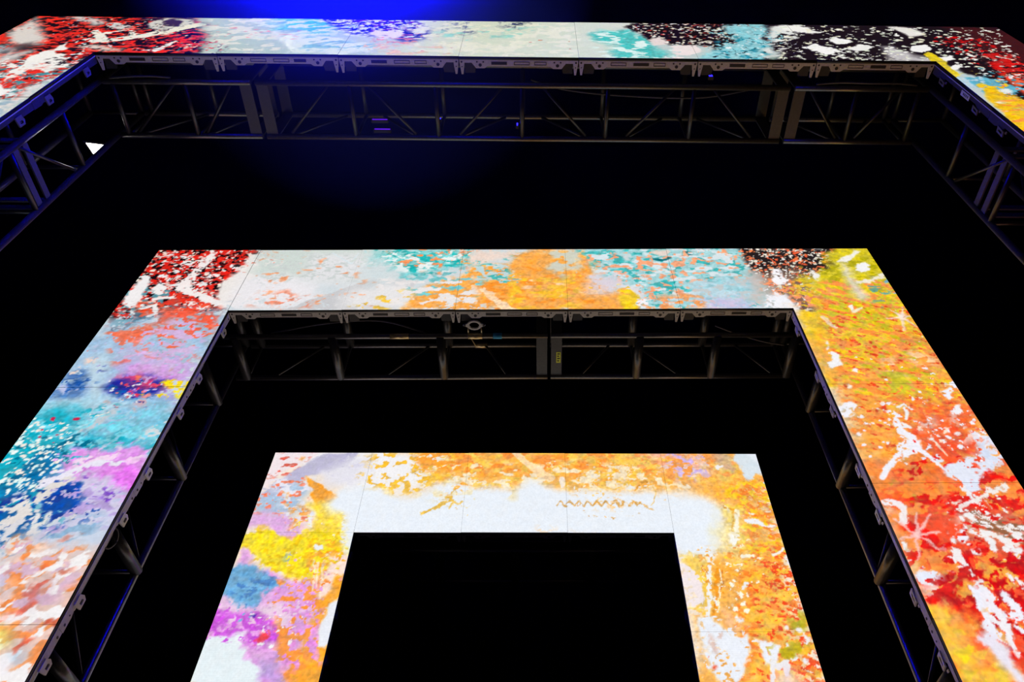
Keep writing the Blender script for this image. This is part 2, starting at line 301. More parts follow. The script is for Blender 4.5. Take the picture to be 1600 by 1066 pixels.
  ('L',(238,230,228),0.1,0.07,0.4,1,0.006,[(-3.028,0.329),(-2.912,0.267),(-2.697,0.146),(-2.568,0.068)]),
  ('L',(238,230,226),0.035,0.03,0.3,1,0.006,[(-2.92,0.872),(-3.044,0.804),(-3.159,0.781)]),
  ('P',(232,226,222),0.03,0.07,6,1,[(-2.486,0.939),(-2.555,0.916),(-2.606,0.623),(-2.683,0.451),(-2.678,0.225),(-2.567,0.029),(-2.414,0.009),(-2.415,0.45),(-2.433,0.777)]),
  ('D',[(220,80,50)],8,0.009,0.024,0.4,0.6,[(-2.602,0.667),(-2.485,0.892),(-2.466,0.721),(-2.537,0.557)]),
  ('P',(236,232,232),0.015,0.06,6,1,[(-3.417,0.54),(-3.442,0.455),(-3.477,0.301),(-3.443,0.102),(-3.366,0.053),(-3.348,0.229),(-3.35,0.434)]),
  ('P',(236,232,230),0.01,0.06,6,1,[(-3.297,0.33),(-3.259,0.413),(-3.2,0.35),(-3.214,0.269)]),
  ('L',(236,228,226),0.05,0.03,0.5,1,0.006,[(-3.22,0.169),(-3.063,0.208)]),
  ('L',(236,230,228),0.05,0.04,0.5,1,0.006,[(-3.267,0.033),(-3.181,0.071),(-3.113,-0.043),(-3.165,-0.08)]),
  ('L',(232,226,222),0.06,0.07,0.5,1,0.006,[(-3.217,-0.297),(-3.158,-0.191),(-3.087,-0.136)]),
  ('P',(202,212,206),0.08,0.06,6,1,[(-2.508,1.034),(-1.292,1.028),(-1.233,0.659),(-1.435,0.444),(-2.208,0.448),(-2.457,0.611)]),
  ('P',(230,227,230),0.1,0.06,6,1,[(-2.543,0.535),(-2.243,0.577),(-1.782,0.404),(-1.722,0.14),(-1.95,0.026),(-2.52,-0.009),(-2.531,0.346)]),
  ('P',(222,222,224),0.12,0.08,6,1,[(-2.018,0.89),(-1.277,0.933),(-1.215,0.55),(-1.542,0.382),(-1.97,0.447)]),
  ('N',(200,206,204),0.3,41.8,0.7,0,0.15,0.06,1,[(-2.499,0.939),(-1.528,0.934),(-1.435,0.444),(-2.356,0.449)]),
  ('P',(198,198,200),0.008,0.012,6,1,[(-1.99,0.007),(-1.738,0.21),(-1.43,0.413),(-1.086,0.57),(-0.876,0.483),(-1.014,0.001)]),
  ('P',(226,224,224),0.12,0.08,6,1,[(-1.416,0.34),(-0.96,0.441),(-0.901,0),(-1.522,0.004),(-1.503,0.189)]),
  ('N',(238,150,100),0.06,17.1,0.6,0,0.12,0.06,1,[(-2.53,0.939),(-1.277,0.933),(-1.133,0.04),(-2.267,0.047)]),
  ('N',(232,140,110),0.25,17.1,0.3,0,0.15,0.06,1,[(-2.406,0.224),(-2.048,0.292),(-1.813,0.044),(-2.352,0.047)]),
  ('L',(214,224,228),0.02,0.02,0.4,1,0.006,[(-1.778,0.935),(-1.567,0.75),(-1.528,0.934)]),
  ('N',(236,192,70),0.4,15.2,0.55,0,0.15,0.06,1,[(-1.416,0.188),(-0.881,0.286),(-0.846,0.019),(-1.384,0.022)]),
  ('P',(126,206,204),0.09,0.1,6,1,[(-1.383,1.004),(-0.436,1.023),(-0.401,0.789),(-0.593,0.655),(-0.911,0.526),(-1.125,0.549),(-1.362,0.704)]),
  ('N',(40,180,178),0.34,22.8,0.6,0,0.15,0.06,1,[(-1.383,1.004),(-0.436,1.023),(-0.401,0.789),(-0.593,0.655),(-0.911,0.526),(-1.125,0.549),(-1.362,0.704)]),
  ('N',(244,150,96),0.28,24.7,0.7,0,0.15,0.06,1,[(-1.288,1.004),(-0.403,0.999),(-0.414,0.71),(-0.673,0.547),(-1.05,0.658)]),
  ('N',(230,238,236),0.2,22.8,0.6,0,0.15,0.06,1,[(-1.383,1.004),(-0.436,1.023),(-0.401,0.789),(-0.593,0.655),(-0.911,0.526),(-1.125,0.549),(-1.362,0.704)]),
  ('P',(206,216,218),0.1,0.1,6,1,[(-1.487,0.716),(-1.254,0.794),(-1.062,0.658),(-0.971,0.527),(-1.189,0.39),(-1.443,0.487)]),
  ('P',(248,168,78),0.06,0.12,6,1,[(-0.954,-0.018),(-0.881,0.286),(-0.603,0.439),(-0.485,0.6),(-0.355,0.743),(-0.077,0.708),(-0.021,0.902),(0.293,1.019),(0.642,1.017),(0.888,0.897),(0.779,0.648),(0.736,0.432),(0.932,0.275),(1.134,-0.031)]),
  ('N',(250,150,52),0.4,17.1,0.5,0,0.15,0.06,1,[(-0.441,0.655),(0.786,0.76),(0.91,-0.01),(-0.222,-0.004)]),
  ('N',(246,188,56),0.45,15.2,0.5,0,0.15,0.06,1,[(-0.071,0.543),(0.592,0.539),(0.57,-0.008),(0.004,-0.005)]),
  ('N',(120,196,200),0.28,20.9,0.6,0,0.15,0.06,1,[(-1.103,0.603),(-0.384,0.71),(-0.235,0.231),(-0.861,0.135)]),
  ('N',(232,226,224),0.3,19,0.6,0,0.15,0.06,1,[(-1.198,0.443),(-0.372,0.545),(-0.222,-0.004),(-1.127,0.002)]),
  ('N',(190,214,216),0.4,20.9,0.6,0,0.15,0.06,1,[(-0.528,0.976),(-0.023,0.973),(-0.068,0.436),(-0.365,0.438)]),
  ('N',(70,180,176),0.2,20.9,0.6,0,0.15,0.06,1,[(-0.391,0.823),(-0.02,0.879),(-0.008,0.436),(-0.246,0.437)]),
  ('P',(232,212,200),0.04,0.08,6,1,[(-0.456,0.858),(-0.368,0.951),(-0.022,0.949),(0.018,0.833),(-0.141,0.765),(-0.386,0.744)]),
  ('P',(196,216,216),0.05,0.1,6,0.8,[(0.28,0.971),(0.641,0.993),(0.627,0.671),(0.471,0.54),(0.364,0.672),(0.404,0.819)]),
  ('N',(248,170,80),0.35,20.9,0.6,0,0.15,0.06,1,[(0.23,0.972),(0.609,0.97),(0.592,0.539),(0.23,0.541)]),
  ('L',(252,216,178),0.05,0.13,0.4,0.9,0.006,[(-0.268,0.302),(-0.174,0.181),(0.005,-0.024)]),
  ('N',(252,206,160),0.15,15.2,0.5,0,0.15,0.06,1,[(-0.011,0.543),(0.468,0.433),(0.46,0.128),(0.114,0.229)]),
  ('N',(254,200,140),0.25,15.2,0.4,0,0.15,0.06,1,[(0.406,0.278),(0.815,0.276),(0.805,0.126),(0.403,0.128)]),
  ('P',(160,208,212),0.05,0.1,6,1,[(0.642,1.017),(2.326,1.008),(2.275,0.639),(2.351,0.318),(2.237,-0.037),(1.134,-0.031),(1.02,0.275),(0.893,0.538),(0.752,0.704)]),
  ('N',(66,178,178),0.32,20.9,0.7,0,0.15,0.06,1,[(0.642,1.017),(2.326,1.008),(2.275,0.639),(2.351,0.318),(2.237,-0.037),(1.134,-0.031),(1.02,0.275),(0.893,0.538),(0.752,0.704)]),
  ('N',(214,226,230),0.28,16.8,0.6,0,0.15,0.06,1,[(0.642,1.017),(2.326,1.008),(2.275,0.639),(2.351,0.318),(2.237,-0.037),(1.134,-0.031),(1.02,0.275),(0.893,0.538),(0.752,0.704)]),
  ('N',(242,164,124),0.2,24.7,0.7,0,0.15,0.06,1,[(0.642,1.017),(2.326,1.008),(2.275,0.639),(2.351,0.318),(2.237,-0.037),(1.134,-0.031),(1.02,0.275),(0.893,0.538),(0.752,0.704)]),
  ('P',(20,110,120),0.012,0.05,6,1,[(1.311,0.919),(1.365,0.848),(1.443,0.825),(1.532,0.882),(1.549,0.824),(1.441,0.756),(1.334,0.791)]),
  ('P',(226,210,200),0.02,0.05,6,1,[(1.364,0.942),(1.522,0.941),(1.507,0.882),(1.415,0.848)]),
  ('P',(206,216,218),0.04,0.05,6,1,[(1.045,0.897),(1.141,0.92),(1.128,0.781),(1.063,0.747)]),
  ('P',(180,208,220),0.09,0.08,6,0.8,[(1.66,0.427),(2.281,0.53),(2.273,0.117),(1.941,0.041),(1.643,0.141)]),
  ('P',(204,192,226),0.08,0.06,6,0.8,[(1.726,0.12),(2.08,0.158),(2.152,-0.037),(1.643,-0.034)]),
  ('N',(240,160,96),0.5,20.9,0.7,0,0.15,0.06,1,[(1.159,0.203),(1.798,0.199),(1.759,-0.015),(1.164,-0.012)]),
  ('P',(218,206,216),0.1,0.08,6,0.85,[(0.699,0.517),(0.953,0.537),(1.029,0.378),(0.872,0.245),(0.698,0.277)]),
  ('P',(222,216,220),0.03,0.06,6,1,[(1.029,0.378),(1.172,0.325),(1.182,0.143),(1.101,0.203)]),
  ('P',(250,206,40),0.02,0.05,6,1,[(0.994,0.305),(1.076,0.305),(1.12,0.163),(1.157,-0.031),(0.987,-0.03)]),
  ('P',(240,236,240),0.012,0.02,14,1,[(1.228,0.094),(1.216,0.06),(1.192,0.035),(1.163,0.026),(1.135,0.036),(1.117,0.06),(1.113,0.095),(1.124,0.129),(1.148,0.154),(1.178,0.163),(1.206,0.154),(1.224,0.128)]),
  ('P',(38,30,30),0.05,0.1,6,1,[(2.206,1.045),(3.292,1.039),(3.08,0.725),(2.879,0.505),(2.832,0.114),(2.651,-0.171),(2.52,-0.039),(2.514,0.266),(2.334,0.37),(2.281,0.584),(2.208,0.752)]),
  ('P',(168,128,108),0.12,0.1,6,0.7,[(2.293,0.584),(2.673,0.637),(2.913,0.419),(2.735,-0.078),(2.507,0.018),(2.28,0.267)]),
  ('D',[(238,228,214),(226,220,200),(240,232,224)],442,0.007,0.024,0.45,0.5,[(2.206,1.045),(3.292,1.039),(3.08,0.725),(2.879,0.505),(2.832,0.114),(2.651,-0.171),(2.52,-0.039),(2.514,0.266),(2.334,0.37),(2.281,0.584),(2.208,0.752)]),
  ('D',[(240,130,80),(226,96,60)],272,0.009,0.027,0.45,0.4,[(2.206,1.045),(3.292,1.039),(3.08,0.725),(2.879,0.505),(2.832,0.114),(2.651,-0.171),(2.52,-0.039),(2.514,0.266),(2.334,0.37),(2.281,0.584),(2.208,0.752)]),
  ('N',(238,150,106),0.35,22.8,0.6,0,0.15,0.06,1,[(2.286,0.423),(2.913,0.419),(2.763,-0.078),(2.245,0.117)]),
  ('P',(204,190,184),0.06,0.08,6,0.8,[(2.221,0.53),(2.346,0.423),(2.25,0.02),(2.158,0.118)]),
  ('P',(242,240,244),0.012,0.02,14,1,[(2.549,0.561),(2.532,0.523),(2.505,0.496),(2.475,0.486),(2.451,0.496),(2.438,0.524),(2.44,0.562),(2.457,0.6),(2.484,0.628),(2.514,0.638),(2.539,0.628),(2.551,0.599)]),
  ('P',(244,242,246),0.012,0.02,14,1,[(2.555,0.443),(2.536,0.406),(2.505,0.379),(2.47,0.37),(2.44,0.379),(2.423,0.406),(2.423,0.443),(2.441,0.481),(2.472,0.508),(2.508,0.518),(2.538,0.508),(2.555,0.48)]),
  ('P',(238,238,244),0.04,0.04,6,1,[(2.22,-0.037),(2.312,0.157),(2.421,0.246),(2.505,0.185),(2.53,-0.001),(2.548,-0.279),(2.521,-0.279),(2.514,-0.039)]),
  ('P',(214,196,40),0.07,0.12,6,1,[(3.197,1.04),(3.698,1.098),(3.683,-0.177),(3.572,-0.694),(2.535,-0.998),(2.517,-0.35),(2.592,-0.124),(2.763,0.114),(2.692,0.442),(2.978,0.636),(3.092,0.804)]),
  ('P',(246,168,72),0.25,0.2,6,1,[(2.487,-0.261),(2.735,-0.351),(3.645,-0.268),(3.695,-1.685),(3.442,-3.493),(2.438,-3.485),(2.456,-0.17)]),
  ('N',(238,196,50),0.48,20.9,0.5,-0.4,0.15,0.06,1,[(2.674,0.421),(3.511,0.416),(3.606,-0.853),(3.412,-1.291),(2.64,-1.286),(2.517,-0.35)]),
  ('N',(176,166,24),0.35,22.8,0.5,0.3,0.15,0.06,1,[(3.047,0.862),(3.58,0.86),(3.493,0.21),(2.913,0.419)]),
  ('N',(200,186,44),0.18,22.8,0.5,-0.4,0.15,0.06,1,[(2.794,0.42),(3.57,0.416),(3.388,-1.004),(2.638,-1.145)]),
  ('N',(247,146,70),0.34,30.4,0.5,-0.4,0.15,0.06,1,[(2.794,0.42),(3.69,0.415),(3.513,-1.683),(2.509,-1.676)]),
  ('N',(222,72,40),0.1,41.8,0.5,-0.4,0.15,0.06,1,[(2.763,0.114),(3.686,0.109),(3.513,-1.683),(2.468,-1.797)]),
  ('P',(240,84,52),0.22,0.2,6,1,[(3.074,-1.289),(3.412,-1.291),(3.473,-1.621),(3.603,-2.035),(3.87,-3.808),(2.3,-3.795),(2.581,-2.631),(2.482,-2.136),(2.649,-1.915),(3.001,-1.918)]),
  ('N',(244,140,66),0.42,17.1,0.5,0.3,0.15,0.06,1,[(2.468,-1.797),(3.543,-1.621),(3.549,-2.728),(2.557,-3.053)]),
  ('N',(226,34,28),0.34,17.1,0.5,0.4,0.15,0.06,1,[(2.737,-1.799),(3.604,-1.684),(3.403,-2.98),(2.739,-3.28),(2.476,-2.891)]),
  ('N',(206,24,28),0.42,19.6,0.6,0.4,0.15,0.06,1,[(2.618,-2.539),(3.415,-2.544),(3.312,-3.136),(2.774,-3.28),(2.606,-2.85)]),
  ('N',(248,170,70),0.14,15.2,0.6,0.5,0.15,0.06,1,[(2.639,-2.585),(3.627,-2.593),(3.186,-3.355),(2.739,-3.28)]),
  ('P',(240,236,228),0.012,0.06,6,1,[(3.152,0.758),(3.259,0.896),(3.367,0.955),(3.43,0.955),(3.349,0.826),(3.232,0.735)]),
  ('P',(240,238,238),0.012,0.03,14,1,[(3.415,0.655),(3.389,0.611),(3.351,0.579),(3.311,0.568),(3.278,0.58),(3.262,0.612),(3.267,0.656),(3.292,0.701),(3.33,0.734),(3.372,0.746),(3.405,0.733),(3.42,0.7)]),
  ('P',(236,228,208),0.012,0.06,6,1,[(3.152,0.418),(3.298,0.46),(3.509,0.578),(3.51,0.48),(3.355,0.417),(3.172,0.334)]),
  ('L',(222,214,196),0.06,0.12,0.3,0.9,0.05,[(3.178,0.724),(3.159,0.439),(3.164,0.172)]),
  ('P',(110,170,200),0.012,0.08,6,1,[(3.446,0.438),(3.522,0.48),(3.521,0.395),(3.452,0.353)]),
  ('N',(110,160,140),0.3,26.6,0.5,0,0.15,0.06,1,[(3.313,0.365),(3.491,0.364),(3.408,0.062),(3.208,0.063)]),
  ('P',(244,240,234),0.008,0.04,6,1,[(2.997,0.035),(3.044,0.054),(3.041,-0.023),(2.998,-0.051)]),
  ('L',(240,226,190),0.045,0.02,0.3,1,0.006,[(3.02,-0.051),(3.113,0.005)]),
  ('P',(240,236,230),0.02,0.05,6,1,[(2.852,0.581),(2.897,0.527),(2.839,0.452),(2.812,0.484)]),
  ('L',(240,214,196),0.05,0.05,0.6,0.8,0.006,[(2.724,-0.134),(2.768,-0.244),(2.79,-0.281)]),
  ('P',(240,238,240),0.01,0.06,6,1,[(2.651,-0.623),(2.688,-0.623),(2.684,-0.737),(2.663,-0.784),(2.589,-0.792),(2.636,-0.705)]),
  ('P',(236,234,236),0.012,0.02,14,1,[(2.642,-0.548),(2.635,-0.565),(2.626,-0.577),(2.616,-0.582),(2.61,-0.577),(2.607,-0.565),(2.61,-0.548),(2.618,-0.531),(2.627,-0.519),(2.636,-0.515),(2.643,-0.519),(2.645,-0.532)]),
  ('P',(236,234,236),0.012,0.02,14,1,[(2.666,-0.489),(2.662,-0.498),(2.656,-0.504),(2.65,-0.506),(2.645,-0.504),(2.643,-0.498),(2.644,-0.489),(2.648,-0.481),(2.654,-0.475),(2.66,-0.472),(2.665,-0.475),(2.667,-0.481)]),
  ('P',(244,242,244),0.012,0.02,14,1,[(2.797,-0.84),(2.79,-0.852),(2.779,-0.86),(2.766,-0.863),(2.756,-0.86),(2.75,-0.852),(2.751,-0.84),(2.758,-0.828),(2.769,-0.82),(2.782,-0.817),(2.792,-0.82),(2.798,-0.829)]),
  ('P',(250,240,220),0.012,0.02,14,1,[(2.676,-1.029),(2.67,-1.04),(2.662,-1.048),(2.654,-1.051),(2.647,-1.048),(2.644,-1.04),(2.646,-1.029),(2.652,-1.018),(2.66,-1.01),(2.668,-1.007),(2.675,-1.01),(2.678,-1.018)]),
  ('L',(246,216,190),0.03,0.01,0.2,0.9,0.006,[(3.418,-0.138),(3.476,0.013)]),
  ('L',(246,216,190),0.03,0.01,0.2,0.9,0.006,[(3.418,-0.138),(3.353,-0.337)]),
  ('L',(246,216,190),0.03,0.01,0.2,0.9,0.006,[(3.418,-0.138),(3.277,-0.156)]),
  ('L',(246,216,190),0.03,0.01,0.2,0.9,0.006,[(3.418,-0.138),(3.56,-0.12)]),
  ('L',(246,216,190),0.03,0.01,0.2,0.9,0.006,[(3.418,-0.138),(3.359,-0.025)]),
  ('L',(246,216,190),0.03,0.01,0.2,0.9,0.006,[(3.418,-0.138),(3.49,-0.267)]),
  ('P',(244,226,214),0.03,0.02,14,1,[(3.453,-0.12),(3.44,-0.143),(3.424,-0.16),(3.407,-0.166),(3.396,-0.16),(3.392,-0.143),(3.397,-0.12),(3.41,-0.096),(3.427,-0.079),(3.443,-0.073),(3.455,-0.079),(3.458,-0.096)]),
  ('N',(250,196,150),0.35,19.6,0.5,0,0.15,0.06,1,[(3.011,-0.65),(3.169,-0.651),(3.167,-0.927),(3.015,-0.926)]),
  ('N',(252,200,150),0.4,19.6,0.5,0,0.15,0.06,1,[(3.327,-0.652),(3.52,-0.694),(3.469,-0.813),(3.279,-0.773)]),
  ('N',(206,192,50),0.35,15.2,0.5,-0.5,0.15,0.06,1,[(2.954,-0.81),(3.248,-0.851),(3.228,-1.149),(2.933,-1.147)]),
  ('P',(238,236,242),0.01,0.05,6,1,[(2.517,-1.277),(2.564,-1.232),(2.611,-1.199),(2.639,-1.239),(2.635,-1.265),(2.595,-1.29),(2.584,-1.335),(2.526,-1.348)]),
  ('P',(236,236,246),0.01,0.05,6,1,[(3.373,-1.083),(3.51,-0.972),(3.518,-1.007),(3.523,-1.049),(3.434,-1.103),(3.393,-1.144),(3.374,-1.123)]),
  ('P',(238,236,242),0.01,0.04,6,1,[(3.421,-1.228),(3.439,-1.309),(3.387,-1.334),(3.347,-1.328),(3.381,-1.257)]),
  ('L',(236,234,236),0.024,0.018,0.3,1,0.006,[(2.96,-1.26),(3.011,-1.235),(3.045,-1.287)]),
  ('L',(236,234,236),0.03,0.024,0.3,1,0.006,[(3,-1.274),(3.001,-1.319),(2.967,-1.389)]),
  ('L',(238,236,244),0.048,0.066,0.4,1,0.006,[(2.887,-1.394),(2.877,-1.456),(2.888,-1.53),(2.937,-1.584)]),
  ('L',(236,234,236),0.03,0.03,0.5,1,0.006,[(2.926,-1.432),(2.962,-1.475)]),
  ('L',(236,234,236),0.024,0.024,0.3,1,0.006,[(2.842,-1.394),(2.835,-1.438)]),
  ('P',(238,236,244),0.01,0.04,6,1,[(2.887,-1.602),(2.991,-1.602),(2.971,-1.684),(2.904,-1.712),(2.849,-1.677)]),
  ('L',(238,236,244),0.054,0.036,0.3,1,0.006,[(2.897,-1.707),(2.797,-1.746),(2.719,-1.796),(2.636,-1.883),(2.584,-1.958)]),
  ('L',(238,236,244),0.048,0.024,0.3,1,0.006,[(2.936,-1.695),(2.977,-1.741),(3.005,-1.798),(3.037,-1.87)]),
  ('L',(244,150,90),0.018,0.018,0.3,1,0.006,[(2.736,-1.796),(2.79,-1.763)]),
  ('N',(236,234,236),0.6,17.1,0.6,0,0.15,0.06,1,[(3.038,-1.395),(3.163,-1.396),(3.118,-1.483),(3.009,-1.47)]),
  ('L',(244,210,190),0.024,0.024,0.3,1,0.006,[(3.194,-1.532),(3.247,-1.471)]),
  ('L',(246,214,190),0.03,0.012,0.3,1,0.006,[(3.085,-1.626),(3.117,-1.754)]),
  ('P',(236,234,236),0.012,0.02,14,1,[(3.09,-1.599),(3.082,-1.612),(3.069,-1.621),(3.056,-1.624),(3.046,-1.621),(3.042,-1.612),(3.044,-1.599),(3.052,-1.586),(3.064,-1.577),(3.077,-1.574),(3.087,-1.577),(3.092,-1.587)]),
  ('P',(236,234,236),0.012,0.02,14,1,[(3.31,-1.531),(3.304,-1.54),(3.294,-1.547),(3.283,-1.55),(3.275,-1.547),(3.271,-1.54),(3.273,-1.53),(3.28,-1.521),(3.29,-1.514),(3.3,-1.511),(3.308,-1.514),(3.312,-1.521)]),
  ('P',(224,228,242),0.012,0.06,6,1,[(3.047,-1.886),(3.101,-1.848),(3.15,-1.871),(3.188,-1.821),(3.283,-1.76),(3.338,-1.698),(3.378,-1.628),(3.384,-1.539),(3.437,-1.558),(3.524,-1.558),(3.526,-1.801),(3.457,-1.823),(3.435,-1.851),(3.369,-1.883),(3.338,-1.877),(3.334,-1.905),(3.269,-1.936),(3.224,-1.963),(3.187,-2.026),(3.144,-2.067),(3.118,-2.015),(3.088,-1.973),(3.034,-1.946)]),
  ('P',(246,170,150),0.02,0.03,6,0.7,[(3.435,-1.581),(3.448,-1.664),(3.492,-1.733),(3.508,-1.664)]),
  ('P',(204,214,236),0.05,0.05,6,0.7,[(3.378,-1.628),(3.419,-1.652),(3.464,-1.79),(3.412,-1.812),(3.325,-1.744)]),
  ('P',(236,90,60),0.01,0.03,6,1,[(3.264,-1.822),(3.284,-1.833),(3.285,-1.866),(3.257,-1.855)]),
  ('N',(244,214,206),0.4,19,0.4,0.6,0.15,0.06,1,[(3.322,-1.422),(3.473,-1.46),(3.387,-1.629),(3.292,-1.628)]),
  ('D',[(240,236,244)],16,0.009,0.022,0.6,0,[(2.605,-1.355),(2.82,-1.381),(2.69,-1.851),(2.519,-1.738)]),
  ('D',[(240,236,244)],24,0.009,0.024,0.6,0,[(3.125,-1.358),(3.579,-1.386),(3.389,-1.698),(3.004,-1.696)]),
  ('D',[(240,236,244)],22,0.006,0.016,0.6,0,[(2.681,-0.351),(3.499,-0.356),(3.412,-1.291),(2.64,-1.286)]),
  ('N',(180,190,40),0.1,19,0.6,0,0.15,0.06,1,[(2.715,-1.916),(2.881,-1.917),(2.812,-2.165),(2.614,-2.184)]),
  ('L',(240,234,238),0.048,0.054,0.3,1,0.006,[(2.522,-2.173),(2.574,-2.164),(2.616,-2.179)]),
  ('L',(240,230,230),0.054,0.048,0.4,1,0.006,[(2.614,-2.184),(2.615,-2.243),(2.593,-2.319)]),
  ('L',(250,196,190),0.024,0.012,0.2,0.9,0.008,[(2.632,-2.418),(2.697,-2.253)]),
  ('L',(250,196,190),0.024,0.012,0.2,0.9,0.008,[(2.632,-2.418),(2.571,-2.608)]),
  ('L',(250,196,190),0.024,0.012,0.2,0.9,0.008,[(2.632,-2.418),(2.542,-2.29)]),
  ('L',(250,196,190),0.024,0.012,0.2,0.9,0.008,[(2.632,-2.418),(2.733,-2.54)]),
  ('L',(250,196,190),0.024,0.012,0.2,0.9,0.008,[(2.632,-2.418),(2.785,-2.4)]),
  ('L',(250,196,190),0.024,0.012,0.2,0.9,0.008,[(2.632,-2.418),(2.51,-2.458)]),
  ('L',(250,196,190),0.024,0.012,0.2,0.9,0.008,[(2.632,-2.418),(2.795,-2.263)]),
  ('L',(240,232,232),0.042,0.03,0.3,1,0.006,[(3.015,-2.201),(3.102,-2.157),(3.162,-2.133)]),
  ('L',(240,232,226),0.03,0.042,0.5,1,0.006,[(3.162,-2.133),(3.271,-2.088),(3.385,-2.037)]),
  ('P',(236,234,236),0.012,0.02,14,1,[(3.284,-2.066),(3.278,-2.074),(3.269,-2.08),(3.259,-2.082),(3.251,-2.08),(3.248,-2.074),(3.25,-2.066),(3.256,-2.057),(3.265,-2.051),(3.275,-2.049),(3.282,-2.051),(3.286,-2.058)]),
  ('L',(240,220,210),0.024,0.012,0.3,1,0.006,[(2.977,-2.171),(3.033,-2.152)]),
  ('L',(236,234,236),0.042,0.042,0.4,1,0.006,[(3.105,-2.045),(3.133,-2.107)]),
  ('P',(206,138,104),0.08,0.1,6,0.75,[(2.98,-2.235),(3.068,-2.217),(3.265,-2.218),(3.384,-2.325),(3.285,-2.517),(3.182,-2.543),(3.095,-2.551),(3.058,-2.471),(2.99,-2.388),(2.965,-2.322)]),
  ('N',(240,230,224),0.36,17.1,0.45,-0.5,0.15,0.06,1,[(2.98,-2.235),(3.068,-2.217),(3.265,-2.218),(3.384,-2.325),(3.285,-2.517),(3.182,-2.543),(3.095,-2.551),(3.058,-2.471),(2.99,-2.388),(2.965,-2.322)]),
  ('N',(150,100,70),0.2,20.9,0.35,-0.5,0.15,0.06,1,[(2.98,-2.235),(3.068,-2.217),(3.265,-2.218),(3.384,-2.325),(3.285,-2.517),(3.182,-2.543),(3.095,-2.551),(3.058,-2.471),(2.99,-2.388),(2.965,-2.322)]),
  ('D',[(240,236,236)],26,0.014,0.04,0.6,-0.5,[(2.98,-2.235),(3.068,-2.217),(3.265,-2.218),(3.384,-2.325),(3.285,-2.517),(3.182,-2.543),(3.095,-2.551),(3.058,-2.471),(2.99,-2.388),(2.965,-2.322)]),
  ('P',(238,236,246),0.01,0.02,14,1,[(2.95,-2.441),(2.936,-2.462),(2.917,-2.478),(2.899,-2.484),(2.885,-2.478),(2.88,-2.462),(2.886,-2.44),(2.9,-2.418),(2.919,-2.402),(2.938,-2.396),(2.951,-2.402),(2.956,-2.419)]),
  ('P',(236,234,236),0.012,0.02,14,1,[(2.863,-2.474),(2.856,-2.483),(2.847,-2.49),(2.838,-2.493),(2.831,-2.49),(2.828,-2.483),(2.83,-2.474),(2.837,-2.464),(2.846,-2.457),(2.855,-2.454),(2.862,-2.457),(2.865,-2.464)]),
  ('L',(240,232,232),0.066,0.042,0.5,1,0.006,[(2.83,-2.541),(2.826,-2.584),(2.805,-2.632)]),
  ('P',(236,234,236),0.012,0.02,14,1,[(2.969,-2.551),(2.961,-2.562),(2.951,-2.571),(2.942,-2.574),(2.935,-2.571),(2.934,-2.562),(2.937,-2.55),(2.944,-2.539),(2.954,-2.53),(2.963,-2.527),(2.97,-2.53),(2.972,-2.539)]),
  ('L',(236,234,236),0.054,0.054,0.5,1,0.006,[(3.077,-2.48),(3.069,-2.542)]),
  ('P',(236,234,236),0.012,0.02,14,1,[(3.25,-2.539),(3.239,-2.55),(3.222,-2.559),(3.203,-2.562),(3.186,-2.558),(3.177,-2.55),(3.178,-2.538),(3.189,-2.526),(3.207,-2.518),(3.226,-2.515),(3.243,-2.518),(3.251,-2.527)]),
  ('L',(236,234,236),0.027,0.024,0.3,1,0.006,[(2.533,-2.485),(2.518,-2.538)]),
  ('P',(228,232,246),0.012,0.03,6,1,[(2.501,-2.709),(2.586,-2.681),(2.641,-2.69),(2.636,-2.743),(2.587,-2.8),(2.532,-2.796),(2.501,-2.783)]),
  ('N',(246,216,204),0.6,15.2,0.5,0.5,0.15,0.06,1,[(2.509,-2.8),(2.644,-2.784),(2.617,-2.864),(2.508,-2.855)]),
  ('P',(244,186,70),0.06,0.1,6,1,[(2.497,-2.906),(2.562,-2.945),(2.69,-2.984),(2.713,-3.058),(2.753,-3.131),(2.758,-3.201),(2.796,-3.337),(2.706,-3.496),(2.487,-3.494)]),
  ('N',(238,202,50),0.4,19.6,0.35,0.5,0.15,0.06,1,[(2.515,-2.919),(2.607,-3.106),(2.774,-3.337),(2.721,-3.444),(2.49,-3.37)]),
  ('N',(246,160,80),0.35,15.2,0.35,0.5,0.15,0.06,1,[(2.552,-2.97),(2.691,-3.046),(2.774,-3.337),(2.613,-3.335)]),
  ('N',(236,90,50),0.12,17.1,0.5,0,0.15,0.06,1,[(2.667,-2.971),(2.719,-3.083),(2.726,-3.325),(2.617,-3.269)]),
  ('L',(236,236,246),0.078,0.054,0.4,1,0.006,[(2.845,-2.811),(2.814,-2.909),(2.793,-3.035),(2.786,-3.119)]),
  ('P',(236,234,236),0.012,0.05,6,1,[(2.838,-2.76),(2.885,-2.764),(2.874,-2.787),(2.832,-2.787)]),
  ('L',(238,234,242),0.06,0.102,0.4,1,0.006,[(2.871,-2.851),(2.869,-2.922),(2.879,-2.992)]),
  ('L',(240,236,240),0.054,0.036,0.4,1,0.006,[(2.879,-2.998),(2.866,-3.084),(2.874,-3.214)]),
  ('P',(232,226,238),0.03,0.04,6,1,[(2.678,-3.142),(2.709,-3.11),(2.771,-3.092),(2.795,-3.113),(2.822,-3.161),(2.818,-3.236),(2.839,-3.315),(2.847,-3.445),(2.795,-3.444),(2.793,-3.342),(2.744,-3.275),(2.739,-3.201),(2.714,-3.154)]),
  ('L',(238,236,246),0.066,0.06,0.3,1,0.006,[(2.998,-2.891),(3.02,-2.98)]),
  ('L',(238,236,246),0.084,0.072,0.3,1,0.006,[(2.962,-3.005),(2.99,-3.085)]),
